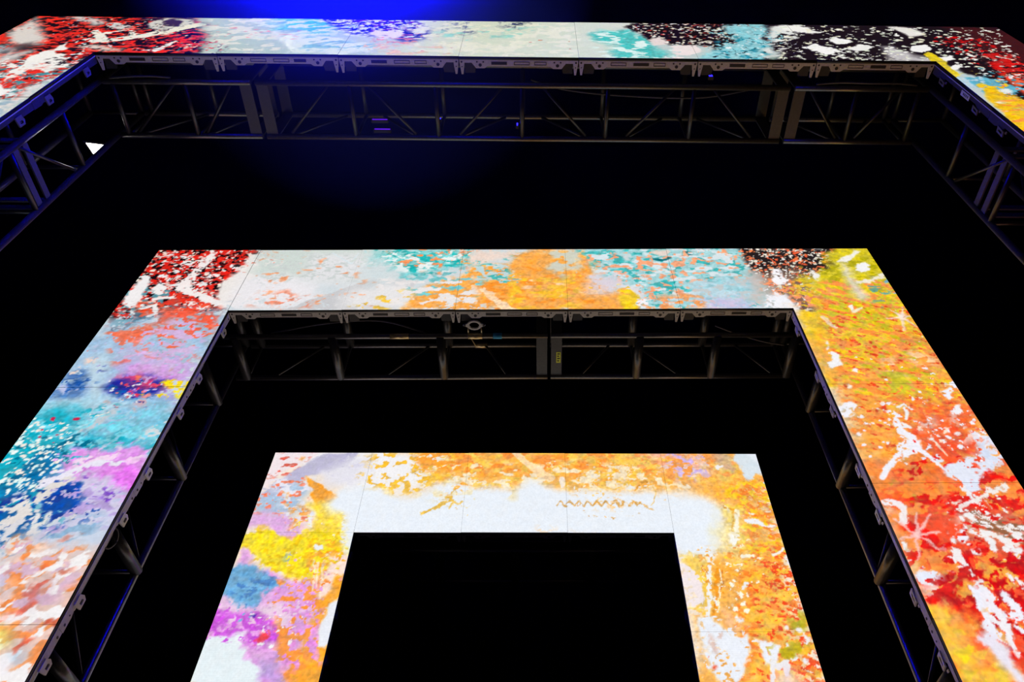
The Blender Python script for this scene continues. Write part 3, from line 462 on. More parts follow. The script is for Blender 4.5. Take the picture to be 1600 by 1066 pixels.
  ('P',(232,236,248),0.01,0.02,14,1,[(3.01,-2.853),(3.002,-2.864),(2.992,-2.871),(2.981,-2.874),(2.973,-2.871),(2.97,-2.864),(2.972,-2.853),(2.98,-2.843),(2.991,-2.835),(3.002,-2.832),(3.01,-2.835),(3.013,-2.843)]),
  ('L',(240,236,236),0.048,0.03,0.5,1,0.006,[(3.086,-2.745),(3.125,-2.799)]),
  ('P',(236,234,236),0.012,0.02,14,1,[(2.845,-2.976),(2.84,-2.984),(2.831,-2.99),(2.823,-2.992),(2.817,-2.99),(2.814,-2.984),(2.816,-2.976),(2.822,-2.968),(2.83,-2.962),(2.838,-2.96),(2.845,-2.962),(2.847,-2.968)]),
  ('P',(160,190,216),0.16,0.12,6,1,[(-3.911,-0.483),(-3.153,-0.136),(-2.516,-0.14),(-2.405,-1.518),(-2.902,-1.64),(-3.513,-1.756),(-3.962,-0.957)]),
  ('N',(236,112,78),0.32,15.2,0.55,-0.3,0.15,0.06,1,[(-3.405,-0.314),(-2.544,-0.14),(-2.527,-0.656),(-3.167,-0.732)]),
  ('N',(236,96,70),0.4,15.2,0.5,-0.3,0.15,0.06,1,[(-3.117,0.052),(-2.579,0.048),(-2.538,-0.319),(-2.937,-0.404)]),
  ('N',(206,176,216),0.35,16.8,0.5,0,0.15,0.06,1,[(-2.932,-0.137),(-2.544,-0.14),(-2.579,-0.656),(-2.997,-0.888),(-3.202,-0.652)]),
  ('P',(206,140,216),0.14,0.12,6,0.9,[(-3.098,-0.887),(-2.993,-0.717),(-2.601,-0.735),(-2.494,-0.891),(-2.539,-1.168),(-2.736,-1.038),(-2.931,-0.926)]),
  ('P',(214,178,222),0.14,0.1,6,0.6,[(-3.151,-0.529),(-2.593,-0.615),(-2.558,-0.852),(-2.878,-0.812)]),
  ('P',(70,112,176),0.05,0.09,6,1,[(-3.494,-0.846),(-3.419,-0.793),(-3.249,-0.886),(-3.183,-1.05),(-3.213,-1.122),(-3.409,-1.12),(-3.528,-1.048)]),
  ('N',(30,84,160),0.4,22.8,0.6,0,0.15,0.06,1,[(-3.501,-0.885),(-3.249,-0.886),(-3.165,-1.122),(-3.433,-1.12)]),
  ('P',(186,190,226),0.02,0.05,6,1,[(-3.501,-1.004),(-3.463,-0.96),(-3.368,-1.034),(-3.415,-1.077)]),
  ('P',(40,44,150),0.05,0.1,6,1,[(-3.121,-0.992),(-3.101,-0.902),(-3.024,-0.872),(-2.915,-0.903),(-2.815,-0.904),(-2.686,-0.965),(-2.689,-1.082),(-2.829,-1.11),(-2.921,-1.123),(-2.981,-1.151),(-3.062,-1.08)]),
  ('N',(22,80,160),0.35,22.8,0.6,0,0.15,0.06,1,[(-3.123,-0.999),(-2.991,-0.903),(-2.751,-1.001),(-2.726,-1.125),(-2.999,-1.165)]),
  ('N',(232,70,110),0.42,19,0.6,0,0.15,0.06,1,[(-3.105,-0.872),(-2.966,-0.842),(-2.685,-0.89),(-2.622,-1.053),(-2.85,-1.001)]),
  ('D',[(234,60,84),(236,234,236),(240,120,110)],26,0.011,0.028,0.6,0,[(-3.131,-0.925),(-2.781,-0.927),(-2.701,-1.125),(-2.981,-1.151)]),
  ('N',(238,120,80),0.3,15.2,0.4,-0.5,0.15,0.06,1,[(-2.89,-0.654),(-2.579,-0.656),(-2.566,-0.966),(-2.751,-1.001)]),
  ('L',(190,212,224),0.12,0.14,0.3,0.9,0.06,[(-3.316,-0.651),(-3.249,-0.886),(-3.155,-1.143)]),
  ('P',(240,210,196),0.03,0.05,6,1,[(-3.451,-0.65),(-3.368,-0.651),(-3.349,-0.715),(-3.4,-0.715)]),
  ('P',(238,120,90),0.012,0.02,14,1,[(-3.008,-1.179),(-3.006,-1.192),(-3.013,-1.201),(-3.026,-1.204),(-3.042,-1.2),(-3.056,-1.191),(-3.066,-1.179),(-3.067,-1.167),(-3.061,-1.158),(-3.048,-1.154),(-3.032,-1.158),(-3.017,-1.167)]),
  ('P',(238,120,90),0.012,0.02,14,1,[(-2.907,-0.888),(-2.905,-0.9),(-2.909,-0.908),(-2.917,-0.911),(-2.929,-0.908),(-2.939,-0.899),(-2.947,-0.888),(-2.949,-0.877),(-2.945,-0.868),(-2.936,-0.865),(-2.925,-0.868),(-2.914,-0.877)]),
  ('N',(244,150,150),0.3,15.2,0.5,0,0.15,0.06,1,[(-2.872,-1.124),(-2.506,-1.126),(-2.507,-1.252),(-2.8,-1.236)]),
  ('P',(246,216,30),0.015,0.05,6,1,[(-2.712,-0.95),(-2.693,-0.92),(-2.627,-0.935),(-2.495,-0.944),(-2.494,-1.119),(-2.585,-1.046),(-2.667,-0.987)]),
  ('P',(170,206,224),0.12,0.08,6,1,[(-3.519,-1.141),(-3.098,-1.108),(-2.872,-1.18),(-3.051,-1.317),(-3.224,-1.349),(-3.525,-1.313)]),
  ('P',(26,170,190),0.12,0.12,6,1,[(-3.555,-1.347),(-3.322,-1.247),(-3.146,-1.316),(-3.113,-1.576),(-2.945,-1.546),(-2.832,-1.385),(-2.576,-1.32),(-2.504,-1.673),(-3.014,-1.688),(-3.069,-1.847),(-2.976,-1.989),(-3.015,-2.202),(-3.152,-2.401),(-3.415,-2.495),(-3.642,-1.984)]),
  ('P',(134,196,222),0.12,0.1,6,1,[(-2.833,-1.215),(-2.522,-1.147),(-2.498,-1.517),(-2.587,-1.58),(-2.77,-1.418)]),
  ('N',(120,206,222),0.3,22.8,0.4,0.4,0.15,0.06,1,[(-3.762,-1.312),(-2.555,-1.252),(-2.494,-1.642),(-3.128,-1.638)]),
  ('N',(10,110,140),0.3,24.7,0.5,0.4,0.15,0.06,1,[(-3.652,-1.509),(-3.036,-1.449),(-2.888,-1.67),(-3.083,-1.818),(-3.264,-2.201)]),
  ('P',(16,90,156),0.1,0.1,6,0.7,[(-3.262,-1.728),(-3.174,-1.638),(-3.101,-1.729),(-3.054,-1.876),(-3.084,-1.988),(-3.126,-2.149),(-3.264,-2.201),(-3.354,-2.041),(-3.229,-1.875)]),
  ('P',(188,198,206),0.015,0.03,6,1,[(-2.898,-1.166),(-2.903,-1.263),(-2.963,-1.384),(-3.051,-1.564),(-3.051,-1.436),(-2.977,-1.249)]),
  ('L',(170,220,230),0.018,0.03,0.4,0.8,0.006,[(-2.969,-1.18),(-3.067,-1.383),(-3.169,-1.481)]),
  ('D',[(236,244,240),(220,240,236),(240,230,220)],161,0.009,0.027,0.55,0.4,[(-3.555,-1.347),(-3.169,-1.316),(-3.083,-1.638),(-3.032,-1.876),(-3.264,-2.201),(-3.581,-1.635)]),
  ('D',[(200,30,70)],6,0.011,0.024,0.6,0,[(-3.478,-1.314),(-3.169,-1.316),(-3.068,-1.576),(-3.342,-1.575)]),
  ('P',(220,150,228),0.025,0.06,6,1,[(-3.076,-1.806),(-3.106,-1.711),(-3.062,-1.663),(-2.905,-1.633),(-2.494,-1.642),(-2.46,-1.992),(-2.475,-2.206),(-2.623,-2.153),(-2.912,-1.989)]),
  ('N',(240,210,236),0.35,19.6,0.3,0.4,0.15,0.06,1,[(-3.11,-1.675),(-2.534,-1.654),(-2.496,-1.908),(-2.981,-1.848)]),
  ('P',(226,104,230),0.09,0.08,6,0.85,[(-2.779,-1.906),(-2.717,-1.849),(-2.532,-1.822),(-2.47,-2.02),(-2.532,-2.074),(-2.67,-2.002)]),
  ('P',(206,200,226),0.07,0.1,6,1,[(-3.055,-2.043),(-3.084,-1.904),(-3.025,-1.847),(-2.779,-1.906),(-2.663,-2.019),(-2.49,-2.074),(-2.412,-2.207),(-2.449,-2.358),(-2.544,-2.501),(-2.885,-2.451),(-2.849,-2.204)]),
  ('N',(120,70,190),0.35,15.2,0.7,0,0.15,0.06,1,[(-2.74,-1.99),(-2.558,-1.964),(-2.475,-2.206),(-2.617,-2.256)]),
  ('N',(180,160,210),0.3,17.1,0.4,0,0.15,0.06,1,[(-3.055,-2.043),(-3.084,-1.904),(-3.025,-1.847),(-2.779,-1.906),(-2.663,-2.019),(-2.49,-2.074),(-2.412,-2.207),(-2.449,-2.358),(-2.544,-2.501),(-2.885,-2.451),(-2.849,-2.204)]),
  ('L',(230,226,240),0.072,0.024,0.6,1,0.006,[(-3.089,-1.96),(-2.972,-1.865),(-2.832,-1.79),(-2.663,-1.774)]),
  ('P',(22,78,164),0.02,0.06,6,1,[(-3.015,-2.202),(-3.02,-2.07),(-2.963,-1.972),(-2.891,-1.934),(-2.783,-2.141),(-2.838,-2.183),(-2.89,-2.244),(-3.015,-2.202)]),
  ('P',(16,92,160),0.04,0.08,6,1,[(-3.364,-2.448),(-3.264,-2.201),(-3.168,-2.149),(-3.015,-2.202),(-2.936,-2.354),(-3.018,-2.426),(-3.087,-2.459),(-3.226,-2.678)]),
  ('N',(24,60,150),0.35,19,0.5,0.5,0.15,0.06,1,[(-3.323,-2.095),(-2.869,-1.99),(-2.823,-2.255),(-3.125,-2.45)]),
  ('L',(222,216,212),0.09,0.054,0.6,1,0.006,[(-3.26,-2.352),(-3.147,-2.263),(-3.077,-2.123),(-3.035,-1.999),(-2.953,-1.922)]),
  ('L',(214,212,216),0.072,0.048,0.6,1,0.006,[(-3.186,-2.411),(-3.133,-2.363),(-3.098,-2.278)]),
  ('L',(226,220,216),0.036,0.042,0.5,1,0.006,[(-3.268,-2.164),(-3.195,-2.175),(-3.14,-2.123)]),
  ('P',(230,226,224),0.012,0.02,14,1,[(-3.202,-2.101),(-3.2,-2.109),(-3.203,-2.115),(-3.21,-2.117),(-3.22,-2.115),(-3.229,-2.109),(-3.236,-2.101),(-3.238,-2.093),(-3.235,-2.087),(-3.228,-2.085),(-3.218,-2.087),(-3.209,-2.093)]),
  ('L',(226,222,214),0.03,0.03,0.5,1,0.006,[(-2.932,-2.244),(-2.992,-2.364),(-2.936,-2.354)]),
  ('P',(232,228,226),0.01,0.03,6,1,[(-3.049,-2.263),(-3.028,-2.233),(-2.977,-2.314)]),
  ('P',(198,208,224),0.1,0.12,6,1,[(-2.946,-2.413),(-2.827,-2.33),(-2.647,-2.282),(-2.421,-2.283),(-2.424,-2.548),(-2.473,-2.812),(-2.89,-2.591),(-3.149,-2.678),(-3.336,-2.495)]),
  ('N',(140,176,206),0.3,19,0.3,0.4,0.15,0.06,1,[(-2.923,-2.379),(-2.617,-2.256),(-2.577,-2.43),(-2.873,-2.475)]),
  ('N',(200,110,90),0.08,19,0.5,0,0.15,0.06,1,[(-2.814,-2.355),(-2.647,-2.282),(-2.629,-2.405),(-2.778,-2.428)]),
  ('P',(226,192,180),0.1,0.12,6,1,[(-3.644,-2.845),(-3.046,-2.59),(-3.045,-2.45),(-2.801,-2.461),(-2.572,-2.524),(-2.425,-2.502),(-2.398,-2.813),(-2.469,-3.38),(-2.578,-3.756),(-3.327,-3.75)]),
  ('N',(238,146,84),0.42,16.8,0.5,0.7,0.15,0.06,1,[(-3.644,-2.845),(-3.046,-2.59),(-3.045,-2.45),(-2.801,-2.461),(-2.572,-2.524),(-2.425,-2.502),(-2.398,-2.813),(-2.469,-3.38),(-2.578,-3.756),(-3.327,-3.75)]),
  ('N',(214,180,200),0.32,16.8,0.6,0,0.15,0.06,1,[(-3.494,-2.494),(-2.885,-2.451),(-2.535,-2.683),(-2.644,-3.053),(-3.147,-2.931)]),
  ('N',(240,236,236),0.3,16.8,0.6,0.6,0.15,0.06,1,[(-3.644,-2.845),(-3.046,-2.59),(-3.045,-2.45),(-2.801,-2.461),(-2.572,-2.524),(-2.425,-2.502),(-2.398,-2.813),(-2.469,-3.38),(-2.578,-3.756),(-3.327,-3.75)]),
  ('N',(226,96,64),0.16,15.2,0.6,0.6,0.15,0.06,1,[(-2.996,-2.679),(-2.579,-2.593),(-2.475,-3.24),(-2.934,-3.164)]),
  ('P',(220,214,110),0.08,0.08,6,0.8,[(-2.942,-3.031),(-2.802,-2.993),(-2.719,-3.033),(-2.723,-3.09),(-2.886,-3.127)]),
  ('P',(198,206,226),0.08,0.08,6,0.8,[(-3.111,-2.679),(-2.953,-2.702),(-2.878,-2.809),(-3.049,-2.85)]),
  ('P',(150,184,212),0.06,0.06,6,0.7,[(-2.684,-3.173),(-2.618,-3.166),(-2.597,-3.217),(-2.649,-3.224)]),
  ('P',(240,234,236),0.03,0.06,6,1,[(-2.854,-2.933),(-2.771,-2.918),(-2.723,-2.958),(-2.763,-2.997),(-2.856,-2.993)]),
  ('P',(240,236,240),0.04,0.06,6,1,[(-2.762,-3.22),(-2.658,-3.221),(-2.591,-3.292),(-2.699,-3.33)]),
  ('P',(196,150,176),0.08,0.08,6,0.7,[(-2.747,-2.789),(-2.656,-2.747),(-2.65,-2.832),(-2.721,-2.873)]),
 ],
 [
  ('P',(240,222,200),0,0,6,1,[(-4.46,2.045),(5.153,2.11),(3.2,-3.158),(-2.641,-3.123)]),
  ('P',(248,176,80),0.12,0.12,6,1,[(-1.456,1.069),(2.378,1.085),(2.499,0.733),(2.23,-2.467),(1.266,-2.462),(1.582,-0.838),(1.616,-0.463),(1.926,-0.193),(2.058,0.324),(1.746,0.522),(0.28,0.518),(-0.673,0.556)]),
  ('N',(244,196,90),0.42,17.1,0.6,0,0.15,0.06,1,[(-1.256,1.069),(2.31,1.085),(2.202,0.564),(-1.174,0.513)]),
  ('N',(250,150,66),0.35,17.1,0.6,0,0.15,0.06,1,[(-0.851,1.026),(2.301,1.039),(2.24,0.749),(-0.689,0.722)]),
  ('N',(246,226,190),0.35,19.6,0.6,0,0.15,0.06,1,[(-1.224,0.848),(1.932,0.86),(1.869,0.498),(-1.171,0.489)]),
  ('P',(238,236,238),0.12,0.1,6,1,[(-2.52,1.064),(-1.39,1.069),(-0.775,0.937),(-0.99,0.555),(-1.544,0.472),(-1.976,0.717)]),
  ('N',(244,190,66),0.45,19.6,0.8,0,0.1,0.06,1,[(-1.73,0.933),(-0.651,1.027),(-0.556,0.68),(-0.978,0.458),(-1.56,0.553)]),
  ('N',(250,160,60),0.5,15.2,0.7,0,0.1,0.06,1,[(-1.113,0.998),(-0.585,1.027),(-0.563,0.764),(-0.952,0.763)]),
  ('P',(238,224,228),0.05,0.05,6,1,[(-2.586,1.064),(-1.989,1.066),(-2.141,0.871),(-2.406,0.649),(-2.521,0.39)]),
  ('N',(220,96,80),0.2,22.8,0.6,0,0.15,0.06,1,[(-2.478,0.957),(-2.162,0.958),(-2.297,0.716),(-2.497,0.632)]),
  ('P',(248,180,110),0.02,0.05,6,1,[(-2.263,0.888),(-2.228,0.958),(-2.171,0.941),(-2.198,0.888)]),
  ('P',(186,182,208),0.02,0.03,6,1,[(-2.52,0.43),(-2.397,0.616),(-2.222,0.801),(-2.004,0.985),(-1.646,1.014),(-1.704,0.803),(-2.094,0.675),(-2.284,0.43),(-2.437,0.312)]),
  ('P',(222,220,232),0.1,0.08,6,0.8,[(-1.986,0.759),(-1.636,0.96),(-1.492,0.891),(-1.591,0.553),(-1.746,0.536),(-1.922,0.617)]),
  ('P',(168,192,218),0.1,0.1,6,1,[(-2.529,0.312),(-2.406,0.534),(-2.144,0.617),(-2.067,0.511),(-2.099,0.313),(-2.152,0.161),(-2.449,0.146)]),
  ('N',(226,226,238),0.45,17.1,0.6,0,0.15,0.06,1,[(-2.402,0.632),(-2.021,0.633),(-1.876,0.014),(-2.173,0.014)]),
  ('N',(240,130,100),0.18,22.8,0.7,0,0.1,0.06,1,[(-2.624,0.631),(-2.104,0.717),(-1.893,0.087),(-2.503,0.123)]),
  ('P',(220,172,222),0.06,0.08,6,1,[(-2.51,0.05),(-2.481,0.213),(-2.22,0.191),(-2.013,0.087),(-2,-0.058),(-2.084,-0.1),(-2.258,-0.001)]),
  ('N',(246,166,80),0.4,17.1,0.7,0,0.1,0.06,1,[(-2.191,0.313),(-1.946,0.314),(-1.859,-0.057),(-2.074,-0.022)]),
  ('P',(250,166,60),0.015,0.05,6,1,[(-2.109,0.683),(-2.05,0.65),(-1.946,0.584),(-1.811,0.487),(-1.735,0.424),(-1.78,0.345),(-1.919,0.329),(-1.964,0.392),(-2.016,0.455),(-1.981,0.519),(-2.072,0.584)]),
  ('P',(246,214,84),0.05,0.06,6,1,[(-1.995,0.313),(-1.893,0.353),(-1.768,0.345),(-1.623,0.238),(-1.548,0.015),(-1.475,-0.266),(-1.784,-0.128),(-1.879,-0.022),(-1.907,0.199)]),
  ('P',(238,238,242),0.012,0.04,6,1,[(-1.985,0.222),(-1.931,0.199),(-1.876,0.014),(-1.89,-0),(-1.967,0.146)]),
  ('P',(244,220,44),0.015,0.07,6,1,[(-2.548,-0.001),(-2.466,0.042),(-2.246,0.021),(-2.157,-0.044),(-2.056,-0.093),(-2.021,-0.022),(-1.902,-0),(-1.563,-0.057),(-1.498,-0.238),(-1.605,-0.279),(-1.668,-0.387),(-1.74,-0.517),(-1.911,-0.504),(-2.048,-0.452),(-2.225,-0.387),(-2.339,-0.267),(-2.44,-0.164),(-2.538,-0.185)]),
  ('N',(236,196,30),0.25,26.6,0.7,0,0.15,0.06,1,[(-2.548,-0.001),(-2.466,0.042),(-2.246,0.021),(-2.157,-0.044),(-2.056,-0.093),(-2.021,-0.022),(-1.902,-0),(-1.563,-0.057),(-1.498,-0.238),(-1.605,-0.279),(-1.668,-0.387),(-1.74,-0.517),(-1.911,-0.504),(-2.048,-0.452),(-2.225,-0.387),(-2.339,-0.267),(-2.44,-0.164),(-2.538,-0.185)]),
  ('N',(246,170,50),0.4,17.1,0.6,0,0.15,0.06,1,[(-1.901,-0.128),(-1.52,-0.128),(-1.508,-0.333),(-1.835,-0.4)]),
  ('P',(236,236,236),0.01,0.04,6,1,[(-1.812,-0.156),(-1.757,-0.142),(-1.733,-0.197),(-1.783,-0.184)]),
  ('P',(240,238,236),0.012,0.02,14,1,[(-2.036,-0.433),(-2.037,-0.446),(-2.045,-0.455),(-2.058,-0.459),(-2.073,-0.455),(-2.086,-0.446),(-2.093,-0.433),(-2.093,-0.42),(-2.085,-0.41),(-2.072,-0.407),(-2.057,-0.41),(-2.044,-0.42)]),
  ('P',(222,164,222),0.05,0.08,6,1,[(-2.48,-0.185),(-2.426,-0.171),(-2.308,-0.334),(-2.104,-0.452),(-1.745,-0.542),(-1.57,-1.068),(-1.589,-1.42),(-1.939,-1.589),(-2.426,-1.588),(-2.536,-0.837)]),
  ('P',(112,168,208),0.03,0.08,6,1,[(-2.55,-0.433),(-2.495,-0.321),(-2.354,-0.334),(-2.185,-0.465),(-1.986,-0.58),(-2.114,-0.618),(-2.196,-0.753),(-2.339,-0.747),(-2.538,-0.705)]),
  ('N',(80,130,190),0.25,26.6,0.6,0,0.15,0.06,1,[(-2.494,-0.466),(-2.092,-0.498),(-2.196,-0.717),(-2.488,-0.655)]),
  ('P',(234,204,226),0.06,0.07,6,1,[(-2.561,-0.765),(-2.495,-0.717),(-2.209,-0.765),(-2.04,-0.686),(-1.826,-0.777),(-1.854,-0.982),(-2.033,-0.907),(-2.277,-0.807),(-2.519,-0.807)]),
  ('P',(204,92,218),0.04,0.09,6,1,[(-2.569,-0.896),(-2.519,-0.807),(-2.271,-0.825),(-2.127,-0.861),(-1.959,-0.982),(-1.936,-1.067),(-2.041,-1.156),(-2.154,-1.122),(-2.232,-1.039),(-2.464,-1.05),(-2.562,-1.067)]),
  ('N',(226,160,226),0.25,22.8,0.6,0,0.15,0.06,1,[(-2.54,-0.825),(-1.983,-0.896),(-2.076,-1.123),(-2.467,-1.039)]),
  ('P',(250,168,56),0.05,0.09,6,1,[(-1.744,-0.497),(-1.668,-0.387),(-1.503,-0.211),(-1.393,-0.333),(-1.304,-1.59),(-1.695,-1.59),(-1.862,-1.337),(-1.654,-1.15),(-1.649,-0.837)]),
  ('N',(248,150,70),0.42,17.1,0.8,0,0.1,0.06,1,[(-2.092,-0.498),(-1.7,-0.497),(-1.508,-1.338),(-1.789,-1.42),(-1.936,-1.067)]),
  ('N',(226,150,220),0.36,19,0.8,0,0.1,0.06,1,[(-1.972,-0.53),(-1.7,-0.497),(-1.495,-1.285),(-1.761,-1.337)]),
  ('P',(170,150,210),0.06,0.08,6,0.7,[(-2.044,-1.231),(-1.891,-1.231),(-1.789,-1.42),(-1.989,-1.419)]),
  ('P',(226,236,240),0.03,0.06,6,1,[(-2.507,-1.419),(-2.514,-1.055),(-2.395,-1.022),(-2.251,-1.028),(-2.17,-1.122),(-2.106,-1.231),(-2.011,-1.311),(-1.954,-1.54),(-2.488,-1.684)]),
  ('P',(232,238,242),0.01,0.02,14,1,[(-2.192,-1.067),(-2.191,-1.089),(-2.203,-1.105),(-2.225,-1.111),(-2.25,-1.105),(-2.272,-1.089),(-2.286,-1.067),(-2.287,-1.044),(-2.275,-1.028),(-2.253,-1.022),(-2.227,-1.028),(-2.205,-1.045)]),
  ('P',(236,234,236),0.012,0.02,14,1,[(-2.022,-1.095),(-2.022,-1.109),(-2.028,-1.119),(-2.04,-1.123),(-2.054,-1.119),(-2.067,-1.109),(-2.074,-1.095),(-2.075,-1.081),(-2.068,-1.071),(-2.056,-1.067),(-2.042,-1.071),(-2.03,-1.081)]),
  ('P',(240,70,80),0.02,0.05,6,1,[(-2.115,-1.078),(-2.046,-1.011),(-2.021,-1.045),(-2.063,-1.078)]),
  ('D',[(240,240,240)],16,0.009,0.024,0.6,0,[(-2.519,-0.807),(-2.152,-0.866),(-2.076,-1.123),(-1.713,-1.123),(-1.784,-0.837)]),
  ('P',(60,40,170),0.012,0.02,14,1,[(-2.159,-0.861),(-2.16,-0.868),(-2.168,-0.873),(-2.181,-0.875),(-2.195,-0.873),(-2.207,-0.868),(-2.212,-0.861),(-2.211,-0.853),(-2.203,-0.848),(-2.19,-0.846),(-2.176,-0.848),(-2.165,-0.853)]),
  ('P',(246,218,206),0.03,0.05,6,1,[(-1.698,-0.252),(-1.532,-0.211),(-1.462,-0.333),(-1.488,-0.432),(-1.597,-0.452),(-1.62,-0.655),(-1.653,-0.655),(-1.658,-0.433)]),
  ('L',(248,226,210),0.022,0.011,0.6,0.8,0.006,[(-1.754,-0.333),(-1.714,-0.58)]),
  ('L',(248,226,210),0.022,0.011,0.6,0.8,0.006,[(-1.708,-0.333),(-1.657,-0.686)]),
  ('L',(248,226,210),0.022,0.011,0.6,0.8,0.006,[(-1.776,-0.36),(-1.737,-0.624)]),
  ('P',(230,232,240),0.015,0.02,6,1,[(-1.482,-0.68),(-1.56,-0.753),(-1.59,-0.884),(-1.593,-1.011),(-1.568,-1.123),(-1.513,-1.134),(-1.465,-1.068),(-1.407,-0.837)]),
  ('P',(230,236,244),0.07,0.05,6,1,[(-1.81,0.314),(-1.736,0.488),(-1.557,0.537),(-1.294,0.473),(-1.003,0.41),(-0.738,0.572),(-0.552,0.622),(-0.386,0.54),(-0.037,0.541),(0.153,0.624),(0.407,0.518),(0.913,0.479),(1.298,0.513),(1.731,0.433),(1.96,0.37),(2.03,0.277),(1.992,0.021),(1.879,-0.193),(1.805,-0.276),(1.498,-0.29),(1.481,0.006),(-1.48,0.001),(-1.49,-0.252),(-1.57,-0.142),(-1.572,0.015),(-1.626,0.192),(-1.741,0.222)]),
  ('P',(230,236,244),0.1,0.02,6,1,[(-1.546,0.315),(1.894,0.284),(1.821,-0.123),(1.512,-0.194),(1.434,-0.123),(-1.432,-0.127)]),
  ('N',(242,220,160),0.3,16.8,0.5,0,0.15,0.06,0.6,[(-1.048,0.514),(-0.037,0.541),(-0.034,0.436),(-1.032,0.394)]),
  ('L',(226,180,70),0.03,0.07,0.8,0.9,0.006,[(-0.897,0.209),(-0.801,0.278),(-0.714,0.332),(-0.646,0.395)]),
  ('L',(224,178,80),0.02,0.015,0.4,0.8,0.006,[(-0.657,0.379),(-0.629,0.491),(-0.596,0.539),(-0.564,0.459)]),
  ('L',(228,184,80),0.02,0.02,0.8,0.8,0.006,[(-0.635,0.278),(-0.605,0.364),(-0.553,0.333),(-0.518,0.364)]),
  ('L',(220,160,70),0.015,0.02,0.6,0.9,0.006,[(0.403,0.312),(0.442,0.374),(0.49,0.312),(0.53,0.375),(0.577,0.312),(0.617,0.375),(0.665,0.312),(0.705,0.375),(0.752,0.312),(0.793,0.375),(0.839,0.313),(0.881,0.375),(0.926,0.313),(0.968,0.376),(1.013,0.313),(1.056,0.376),(1.1,0.313),(1.144,0.376),(1.188,0.314),(1.232,0.376)]),
  ('L',(222,165,80),0.03,0.02,0.8,0.7,0.006,[(1.155,0.36),(1.229,0.345),(1.333,0.275)]),
  ('L',(214,150,60),0.015,0.02,0.3,0.9,0.006,[(1.203,0.52),(1.263,0.603),(1.298,0.628)]),
  ('L',(226,186,110),0.012,0.015,0.3,0.9,0.006,[(1.358,0.595),(1.383,0.48),(1.334,0.337)]),
  ('L',(252,220,180),0.06,0.1,0.4,0.85,0.006,[(-0.017,1.003),(0.151,0.827),(0.346,0.658)]),
  ('L',(240,236,236),0.05,0.05,0.5,0.8,0.006,[(0.462,0.658),(0.472,0.559)]),
  ('P',(226,194,226),0.14,0.12,6,0.55,[(1.357,1.035),(1.963,1.038),(1.983,0.774),(1.736,0.662),(1.524,0.772)]),
  ('N',(206,180,232),0.35,20.9,0.8,0,0.15,0.06,1,[(1.555,1.009),(2.093,1.011),(1.967,0.688),(1.638,0.662)]),
  ('N',(250,160,80),0.4,20.9,0.7,0,0.15,0.06,1,[(1.488,1.009),(2.295,1.012),(2.219,0.647),(1.507,0.645)]),
  ('P',(180,176,170),0.06,0.08,6,0.6,[(2.026,1.011),(2.164,1.03),(2.26,0.905),(2.18,0.774),(2.078,0.861)]),
  ('P',(240,238,240),0.012,0.02,14,1,[(2.119,0.835),(2.112,0.821),(2.095,0.812),(2.075,0.808),(2.056,0.812),(2.043,0.821),(2.04,0.834),(2.048,0.847),(2.064,0.857),(2.085,0.861),(2.104,0.857),(2.117,0.848)]),
  ('P',(214,224,232),0.02,0.04,6,1,[(2.286,1.03),(2.569,1.031),(2.547,0.767),(2.43,0.715),(2.351,0.598),(2.299,0.715),(2.264,0.861)]),
  ('P',(226,232,240),0.01,0.01,6,1,[(2.367,1.031),(2.569,1.031),(2.523,0.836)]),
  ('N',(244,196,50),0.45,15.2,0.5,0.5,0.15,0.06,1,[(2.073,0.564),(2.544,0.648),(2.541,-0.33),(2.016,-0.33)]),
  ('N',(248,140,60),0.38,30.4,0.6,-0.4,0.15,0.06,1,[(2.219,0.647),(2.554,0.69),(2.501,-1.427),(1.788,-1.426)]),
  ('N',(236,84,44),0.32,38,0.6,-0.4,0.15,0.06,1,[(2.177,-0.262),(2.578,-0.192),(2.552,-1.428),(1.941,-1.426)]),
  ('N',(248,190,70),0.3,20.9,0.5,0.4,0.15,0.06,1,[(2.016,-0.33),(2.6,-0.33),(2.501,-1.427),(1.941,-1.426)]),
  ('P',(246,226,150),0.12,0.1,6,0.8,[(1.988,0.284),(2.152,0.324),(2.18,0.021),(2.16,-0.207),(2.023,-0.296),(1.883,-0.262)]),
  ('P',(236,238,242),0.01,0.05,6,1,[(2.218,0.14),(2.3,0.148),(2.386,0.096),(2.445,0.111),(2.498,0.126),(2.501,0.066),(2.445,0.037),(2.346,0.081)]),
  ('L',(226,160,50),0.04,0.03,0.5,1,0.006,[(2.042,0.308),(2.116,0.269)]),
  ('L',(232,180,80),0.015,0.02,0.5,1,0.006,[(2.111,0.246),(2.059,0.021),(2.107,-0.066),(2.175,-0.221)]),
  ('L',(250,250,250),0.05,0.04,0.3,0.7,0.006,[(2.148,0.246),(2.101,0.021)]),
  ('P',(246,244,236),0.03,0.04,6,1,[(2.02,-0.022),(2.08,-0.022),(2.128,-0.137),(2.006,-0.151)]),
  ('L',(250,246,226),0.045,0.038,0.4,0.9,0.006,[(2.079,-0.255),(2.185,-0.255)]),
  ('P',(250,206,90),0.06,0.06,6,1,[(1.516,-0.249),(1.651,-0.249),(1.783,-0.33),(1.68,-0.838),(1.521,-0.808),(1.612,-0.655),(1.616,-0.463)]),
  ('P',(240,228,228),0.012,0.015,6,1,[(1.496,-0.303),(1.577,-0.344),(1.637,-0.437),(1.66,-0.605),(1.646,-0.717),(1.564,-0.778),(1.505,-0.766)]),
  ('L',(240,240,240),0.053,0.038,0.2,0.95,0.006,[(1.807,-0.262),(1.747,-0.528),(1.667,-0.85)]),
  ('L',(236,150,40),0.03,0.026,0.3,1,0.006,[(1.843,-0.384),(1.78,-0.655),(1.716,-0.85)]),
  ('L',(250,240,210),0.013,0.015,0.3,1,0.006,[(1.866,-0.384),(1.763,-0.808)]),
